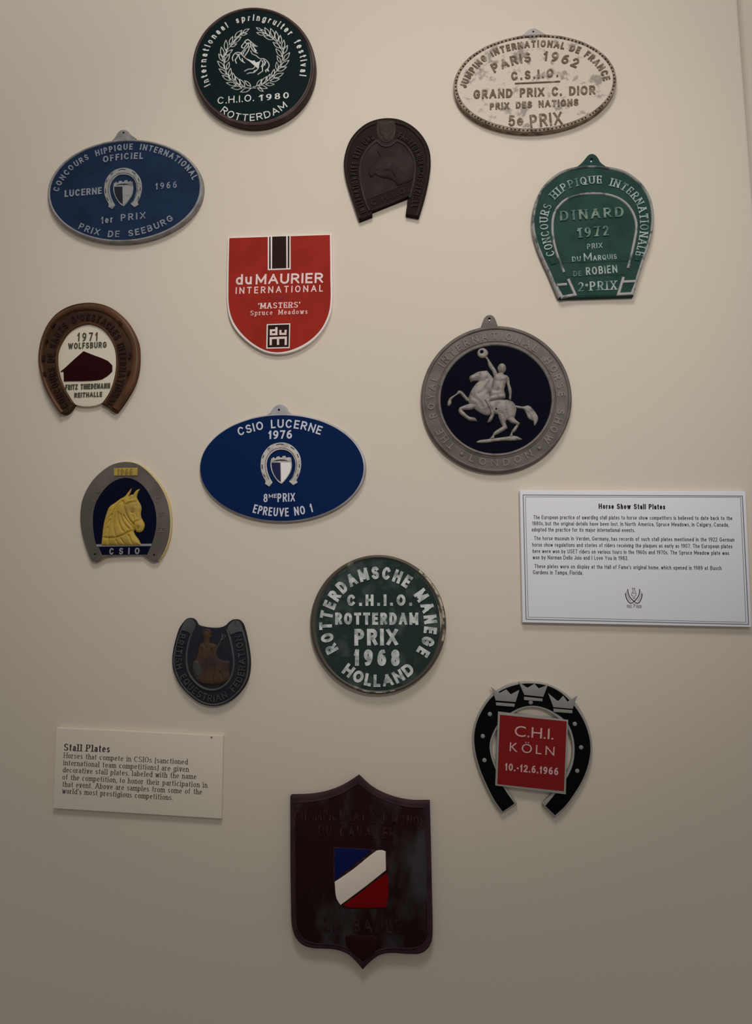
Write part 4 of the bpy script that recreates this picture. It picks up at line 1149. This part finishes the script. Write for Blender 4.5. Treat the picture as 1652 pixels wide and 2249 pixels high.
fg = relief('seated_figure', D, [(555, 400), (600, 310), (680, 275), (800, 285), (842, 380), (832, 470), (852, 515), (805, 560), (790, 690), (940, 715), (1010, 760), (1000, 1050), (1120, 1180), (1300, 1200), (1392, 1235), (1362, 1480), (1380, 1700), (1250, 1850), (900, 1900), (500, 1850), (350, 1700), (290, 1500), (320, 1300), (420, 1100), (452, 950), (500, 730), (580, 685), (622, 640), (605, 540)],
            H, .0022, 150, fig, t, carve=[([(560, 860), (540, 1050), (470, 1200)], 24, 0.00136), ([(850, 860), (860, 1040)], 24, 0.00136), ([(700, 1200), (660, 1500), (620, 1800)], 27, 0.00119), ([(950, 1350), (900, 1600), (880, 1850)], 27, 0.00119), ([(1100, 1550), (1180, 1700)], 32, 0.00102), ([(560, 380), (700, 345), (800, 370)], 17, 0.00102), ([(620, 690), (700, 850), (820, 720)], 19, 0.00085)],
            bumps=[((700, 450), 60, .0006), ((1280, 1260), 70, .0005), ((1250, 1720), 70, .0005)], step=.8)
relief('round_shield', D, ell(430, 1440, 120, 250, 12, n=30), H + .0014, .0014, 70, mat('shield_dark_metal', (44, 44, 45), 1450, rough=.6, spec=.1), fg, step=.9)
strokes('trident', D, [[(1215, 440), (1090, 680), (980, 900), (860, 1130)], [(1150, 420), (1150, 540), (1110, 620)], [(1270, 450), (1210, 560), (1110, 620)]], 34, H - .0002, H + .0010, dg, fg, prof='round')

# ================================================================== black horseshoe with red square and crowns
C = Crop(1010, 1480, 5.329)
t = thing('horseshoe_stall_plate', 'black horseshoe plate with three silver crowns and a tilted red square panel', 'stall plate', 1168, 1645, PLATES)
sil = mat('silver_edge_metal', (103, 99, 93), 1640, rough=.45, metal=.15, spec=.4)
cro = mat('silver_crown_metal', (92, 89, 85), 1640, rough=.45, spec=.4)
bk = mat('black_enamel', (6, 5, 6), 1640, rough=0.6, spec=0.03)
rd2 = mat('crimson_enamel', (86, 16, 15), 1640, rough=0.6, spec=0.06)
pk = mat('pinkish_silver_letter', (136, 108, 105), 1640, rough=.5, rgb2=(122, 84, 82), scale=140, lo=.5, hi=.75)
H = .005
outer = [(495, 1636), (400, 1500), (292, 1290), (212, 1090), (162, 900), (152, 720), (182, 560), (252, 402), (372, 244), (452, 186), (560, 128), (690, 98), (830, 92), (1000, 112), (1150, 172), (1280, 262), (1390, 382), (1478, 540), (1538, 720), (1553, 880), (1528, 1060), (1468, 1230), (1368, 1400), (1250, 1566), (1120, 1686)]
inner = [(962, 1524), (1080, 1395), (1195, 1240), (1285, 1080), (1318, 900), (1298, 740), (1238, 600), (1110, 492), (980, 422), (860, 398), (740, 413), (620, 472), (502, 562), (422, 682), (378, 820), (392, 960), (442, 1100), (522, 1290), (672, 1524)]
plate('body', C.w(cr(outer + inner), H), 0, H, sil, t, bevel=.0010)
plate('black_face', C.w(cr([(502, 1612), (415, 1490), (312, 1290), (230, 1090), (182, 900), (170, 720), (202, 560), (272, 412), (382, 266), (500, 186), (690, 122), (830, 112), (1000, 132), (1140, 190), (1258, 282), (1362, 402), (1456, 560), (1514, 730), (1530, 880), (1506, 1050), (1446, 1220), (1348, 1390), (1230, 1550), (1115, 1655), (1002, 1545), (1105, 1420), (1225, 1265), (1315, 1090), (1345, 900), (1325, 725), (1260, 575), (1130, 465), (985, 395), (860, 372), (735, 388), (605, 447), (480, 543), (398, 670), (350, 820), (365, 965), (415, 1110), (495, 1300), (640, 1518)]), H + .0002), H - .0008, H + .0002, bk, t)
dots('nail_stud', C, [(353, 473)], 27, H, H + .0007, cro, t)
for q in ((270, 730), (289, 1012), (1348, 587), (1422, 862), (1377, 1137), (832, 335)):
    dots('nail_stud', C, [q], 27, H, H + .0007, cro, t)
for cp, bp in (([(366, 155), (452, 216), (470, 222), (545, 182), (598, 240), (697, 188), (655, 330), (422, 312)], [(422, 334), (645, 350), (640, 386), (427, 370)]),
               ([(688, 92), (782, 158), (800, 160), (875, 116), (925, 170), (1032, 130), (977, 270), (755, 246)], [(752, 268), (970, 290), (967, 322), (752, 306)]),
               ([(1033, 224), (1140, 314), (1158, 316), (1212, 256), (1262, 326), (1377, 258), (1322, 410), (1096, 390)], [(1096, 407), (1320, 426), (1317, 462), (1099, 445)])):
    cw = plate('crown', C.w(cp, H + .0012), H - .0002, H + .0012, cro, t, bevel=.0001)
    plate('crown_band', C.w(bp, H + .0012), H - .0002, H + .0012, cro, cw, bevel=.0001)
sq = plate('square_panel', C.w([(448, 442), (1270, 540), (1242, 1412), (415, 1308)], H + .002), H - .004, H + .002, sil, t, bevel=.0003)
plate('red_face', C.w([(470, 478), (1252, 556), (1220, 1374), (440, 1290)], H + .0022), H + .001, H + .0022, rd2, sq)
hf = H + .0022
ptext('inscription', C, 'C.H.I.', (640, 728), (1096, 770), 122, pk, hf - .0003, hf + .0004, sq, off=.0, gap=.1)
ptext('inscription', C, 'KÖLN', (582, 906), (1106, 958), 104, pk, hf - .0003, hf + .0004, sq, off=.0, gap=.28)
text('inscription', C, '10.-12.6.1966', [(528, 1130), (1152, 1188)], 86, pk, hf - .0003, hf + .0004, sq, wt=.19, gap=.2)

# ================================================================== maroon heraldic shield
C = Crop(610, 1690, 4.4649)
t = thing('shield_stall_plate', 'large dark maroon heraldic shield plate with blue, white and red panel at its centre', 'stall plate', 795, 1915, PLATES)
mr = mat('maroon_grey_reflections', (22, 9, 10), 1900, rough=0.6, spec=0.03, rgb2=(37, 35, 34), scale=16, lo=.5, hi=.66, detail=10, stretch=(1.6, 1, .8), bump=.2, bscale=500)  # soft grey reflections painted into the maroon as noise patches
mr2 = mat('maroon_edge', (38, 23, 26), 1900, rough=0.6, spec=0.06, rgb2=(30, 20, 22), scale=60)
mr3 = mat('faint_maroon_letter', (40, 23, 23), 1900, rough=.6, spec=.05, rgb2=(24, 11, 12), scale=110, lo=.38, hi=.56, detail=6)
fb = mat('flag_blue_enamel', (8, 13, 46), 1900, rough=0.6, spec=0.03)
fw = mat('flag_white_enamel', (176, 163, 150), 1900, rough=.4)
fr = mat('flag_red_enamel', (74, 4, 5), 1900, rough=0.6, spec=0.03)
H = .009
out = [(120, 262), (300, 256), (450, 232), (600, 180), (700, 125), (790, 66), (900, 168), (1000, 230), (1150, 287), (1300, 316), (1490, 318), (1500, 700), (1513, 1300), (1518, 1600), (1512, 1680), (1478, 1755), (1410, 1808), (1300, 1818), (1100, 1808), (1000, 1828), (910, 1890), (832, 1970), (760, 1884), (680, 1815), (560, 1774), (300, 1752), (222, 1714), (164, 1638), (136, 1540), (126, 1300)]
plate('body', C.w(cr(out), H), 0, H, mr2, t, bevel=.0022, steps=6)
mid = np.array([815, 1000.])
fieldp = [(165, 330), (300, 318), (465, 292), (625, 235), (730, 175), (792, 132), (880, 205), (985, 272), (1140, 336), (1290, 368), (1448, 372), (1458, 700), (1470, 1300), (1475, 1600), (1468, 1660), (1430, 1715), (1380, 1745), (1280, 1758), (1095, 1755), (985, 1780), (900, 1835), (832, 1900), (770, 1830), (690, 1762), (565, 1722), (320, 1700), (250, 1665), (205, 1605), (182, 1535), (172, 1300)]
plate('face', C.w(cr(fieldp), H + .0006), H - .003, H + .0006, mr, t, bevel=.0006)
it, ib = fieldp.index((792, 132)), fieldp.index((832, 1900))
strokes('border_ridge', C, [fieldp[it:ib + 1]], 26, H - .002, H + .0011, mr2, t, prof='round')
strokes('border_ridge', C, [fieldp[ib:] + fieldp[:it + 1]], 26, H - .002, H + .0011, mr2, t, prof='round')
hf = H + .0006
text('inscription', C, 'CHAMPIONNAT DU MONDE', [(165, 500), (420, 500), (640, 505), (850, 518), (1100, 540), (1300, 556), (1442, 568)], 100, mr3, hf - .0002, hf + .0006, t, wt=.14, gap=.26, space=.5)
text('inscription', C, 'DU CAVALIER', [(400, 652), (1150, 684)], 105, mr3, hf - .0002, hf + .0006, t, wt=.14, gap=.3, space=.5)
text('inscription', C, 'LA BAULE', [(455, 1590), (1215, 1606)], 125, mr3, hf - .0002, hf + .0006, t, wt=.15, gap=.26, space=.5)
relief('crest', C, [(660, 1640), (740, 1620), (820, 1632), (900, 1625), (990, 1650), (985, 1740), (930, 1820), (832, 1880), (740, 1810), (680, 1740)], hf, .0012, 40, mar2 := mat('deep_maroon_crest', (22, 6, 8), 1900, rough=.55, spec=.08), t, step=1.2)
fp = plate('flag_panel', C.w(cr([(548, 762), (700, 768), (920, 785), (1066, 800), (1082, 960), (1096, 1120), (1078, 1362), (800, 1366), (690, 1362), (612, 1335), (565, 1255), (545, 1105)]), hf + .0004), hf - .001, hf + .0004, mr3, t, bevel=.0003)
plate('blue_stripe', C.w(cr([(558, 770), (700, 775), (925, 792), (740, 940), (562, 1092)], corner=20), hf + .0008), hf, hf + .0008, fb, fp, bevel=.0003)
plate('white_stripe', C.w(cr([(972, 797), (1030, 797), (1058, 808), (1062, 990), (840, 1165), (615, 1332), (576, 1265), (558, 1105), (620, 1065), (760, 965), (900, 850)], corner=35), hf + .0018), hf, hf + .0018, fw, fp, bevel=.0005)
plate('red_stripe', C.w(cr([(1072, 1012), (1088, 1120), (1068, 1355), (800, 1358), (690, 1355), (640, 1334), (850, 1178)], corner=20), hf + .0008), hf, hf + .0008, fr, fp, bevel=.0003)

# ================================================================== white text card, right
C = Crop(1120, 1060, 3.1053)
t = thing('text_card', 'large white printed card with a thin double border and small crest at its bottom', 'text card', 1396, 1227, CARDS)
card = mat('white_foam_board', (179, 176, 179), 1220, rough=.6, spec=.2)
ink = mat('black_ink', (24, 21, 24), 1220, rough=.6, spec=.2)
ink2 = mat('grey_ink', (98, 95, 98), 1220, rough=.6, spec=.2)
H = .0055
plate('board', C.w([(68, 54), (1608, 60), (1650, 986), (87, 954)], H), 0, H, card, t, bevel=.0006)
strokes('border_line', C, [[(91, 84), (1586, 92), (1629, 967), (111, 932)]], 6.5, H - .0001, H + .00006, ink2, t, closed=True, prof='flat', smooth_path=False)
strokes('border_line', C, [[(106, 97), (1573, 101), (1611, 953), (126, 917)]], 3.5, H - .0001, H + .00006, ink2, t, closed=True, prof='flat', smooth_path=False)
text('heading', C, 'Horse Show Stall Plates', [(606, 179), (1060, 183)], 38, ink, H - .0001, H + .00005, t, wt=.2, gap=.17, space=.34)
for s, a, b in (('The European practice of awarding stall plates to horse show competitors is believed to date back to the', (160, 249), (1518, 256)),
                ('1880s, but the original details have been lost. In North America, Spruce Meadows, in Calgary, Canada,', (153, 291), (1493, 301)),
                ('adopted the practice for its major international events.', (150, 333), (853, 338)),
                ('The horse museum in Verden, Germany, has records of such stall plates mentioned in the 1922 German', (165, 392), (1531, 403)),
                ('horse show regulations and stories of riders receiving the plaques as early as 1907. The European plates', (153, 436), (1518, 448)),
                ('here were won by USET riders on various tours in the 1960s and 1970s. The Spruce Meadow plate was', (155, 480), (1496, 494)),
                ('won by Norman Dello Joio and I Love You in 1983.', (156, 523), (806, 529)),
                ("These plates were on display at the Hall of Fame's original home, which opened in 1989 at Busch", (168, 583), (1444, 597)),
                ('Gardens in Tampa, Florida.', (158, 625), (498, 629))):
    text('text_line', C, s, [a, b], 29, ink, H - .0001, H + .00005, t, wt=.125, gap=.17, space=.32)
D = Crop(1360, 1280, 25.415)
hz = H - .0001
em = strokes('crest', D, [[(485, 350), (490, 480), (545, 680), (650, 860), (790, 1000), (900, 1080)], [(1140, 350), (1140, 520), (1090, 720), (980, 890), (860, 1020), (790, 1080)],
                          [(350, 580), (385, 780), (470, 970), (590, 1120), (680, 1140), (780, 1100)], [(1290, 600), (1275, 760), (1210, 950), (1110, 1110), (1020, 1140), (900, 1100)]], 50, hz, H + .00006, ink, t, prof='flat')
strokes('crest_feathers', D, [[(405, 480), (450, 680), (550, 880), (670, 1070)], [(1230, 480), (1215, 680), (1130, 880), (1040, 1050)]], 46, hz, H + .00005, mat('mid_grey_ink', (125, 118, 122), 1300, rough=.6), em, prof='flat')
ink3 = mat('soft_grey_ink', (105, 100, 104), 1300, rough=.6)
strokes('crest_horse', D, [[(745, 270), (760, 400), (800, 480), (720, 560), (700, 690), (780, 760), (800, 880)], [(880, 275), (870, 400), (930, 540), (940, 680), (880, 760), (870, 890)], [(740, 290), (810, 340), (880, 290)], [(740, 520), (820, 600), (910, 560)], [(780, 860), (840, 890), (890, 870)]], 42, hz, H + .00005, ink3, em, prof='flat')
strokes('crest_scroll', D, [[(430, 1240), (720, 1262)], [(450, 1360), (720, 1390)], [(930, 1255), (1245, 1270)], [(940, 1370), (1215, 1395)], [(800, 1160), (850, 1260), (820, 1380)], [(900, 1180), (860, 1280)], [(435, 1235), (460, 1365)], [(1240, 1270), (1215, 1395)]], 40, hz, H + .00005, ink3, em, prof='flat', smooth_path=False)
strokes('crest_scroll_lettering', D, [[(480, 1305), (700, 1325)], [(950, 1315), (1190, 1330)]], 34, hz, H + .00004, ink2, em, prof='flat', smooth_path=False)

# ================================================================== cream text card, lower left
C = Crop(90, 1580, 3.8419)
t = thing('text_card', 'small cream card with serif paragraph headed Stall Plates, hanging slightly askew, bottom left', 'text card', 303, 1697, CARDS)
crd = mat('cream_card', (151, 142, 128), 1690, rough=.65, spec=.15)
inkb = mat('brown_black_ink', (38, 34, 34), 1690, rough=.6, spec=.2)
H = .0045
plate('board', C.w([(129, 72), (700, 98), (1537, 140), (1523, 838), (820, 795), (100, 750)], H), 0, H, crd, t, bevel=.0004)
ks = dict(serif=True, wz=.42)
text('heading', C, 'Stall Plates', [(192, 264), (580, 279)], 56, inkb, H - .0001, H + .00004, t, wt=.2, gap=.16, space=.3, **ks)
for s, a, b in (('Horses that compete in CSIOs (sanctioned', (192, 325), (1237, 381)),
                ('international team competitions) are given', (187, 386), (1246, 443)),
                ('decorative stall plates, labeled with the name', (183, 446), (1311, 505)),
                ('of the competition, to honor their participation in', (180, 507), (1403, 577)),
                ('that event. Above are samples from some of the', (180, 567), (1358, 634)),
                ("world's most prestigious competitions.", (178, 624), (1112, 682))):
    text('text_line', C, s, [a, b], 43, inkb, H - .0001, H + .00004, t, wt=.14, gap=.17, space=.34, **ks)
plate('scuff', C.w(cr([(1428, 146), (1450, 146), (1444, 160), (1436, 162)]), H + .00005), H - .0001, H + .00005, mat('dark_scuff', (82, 70, 62), 1690, rough=.8), t)
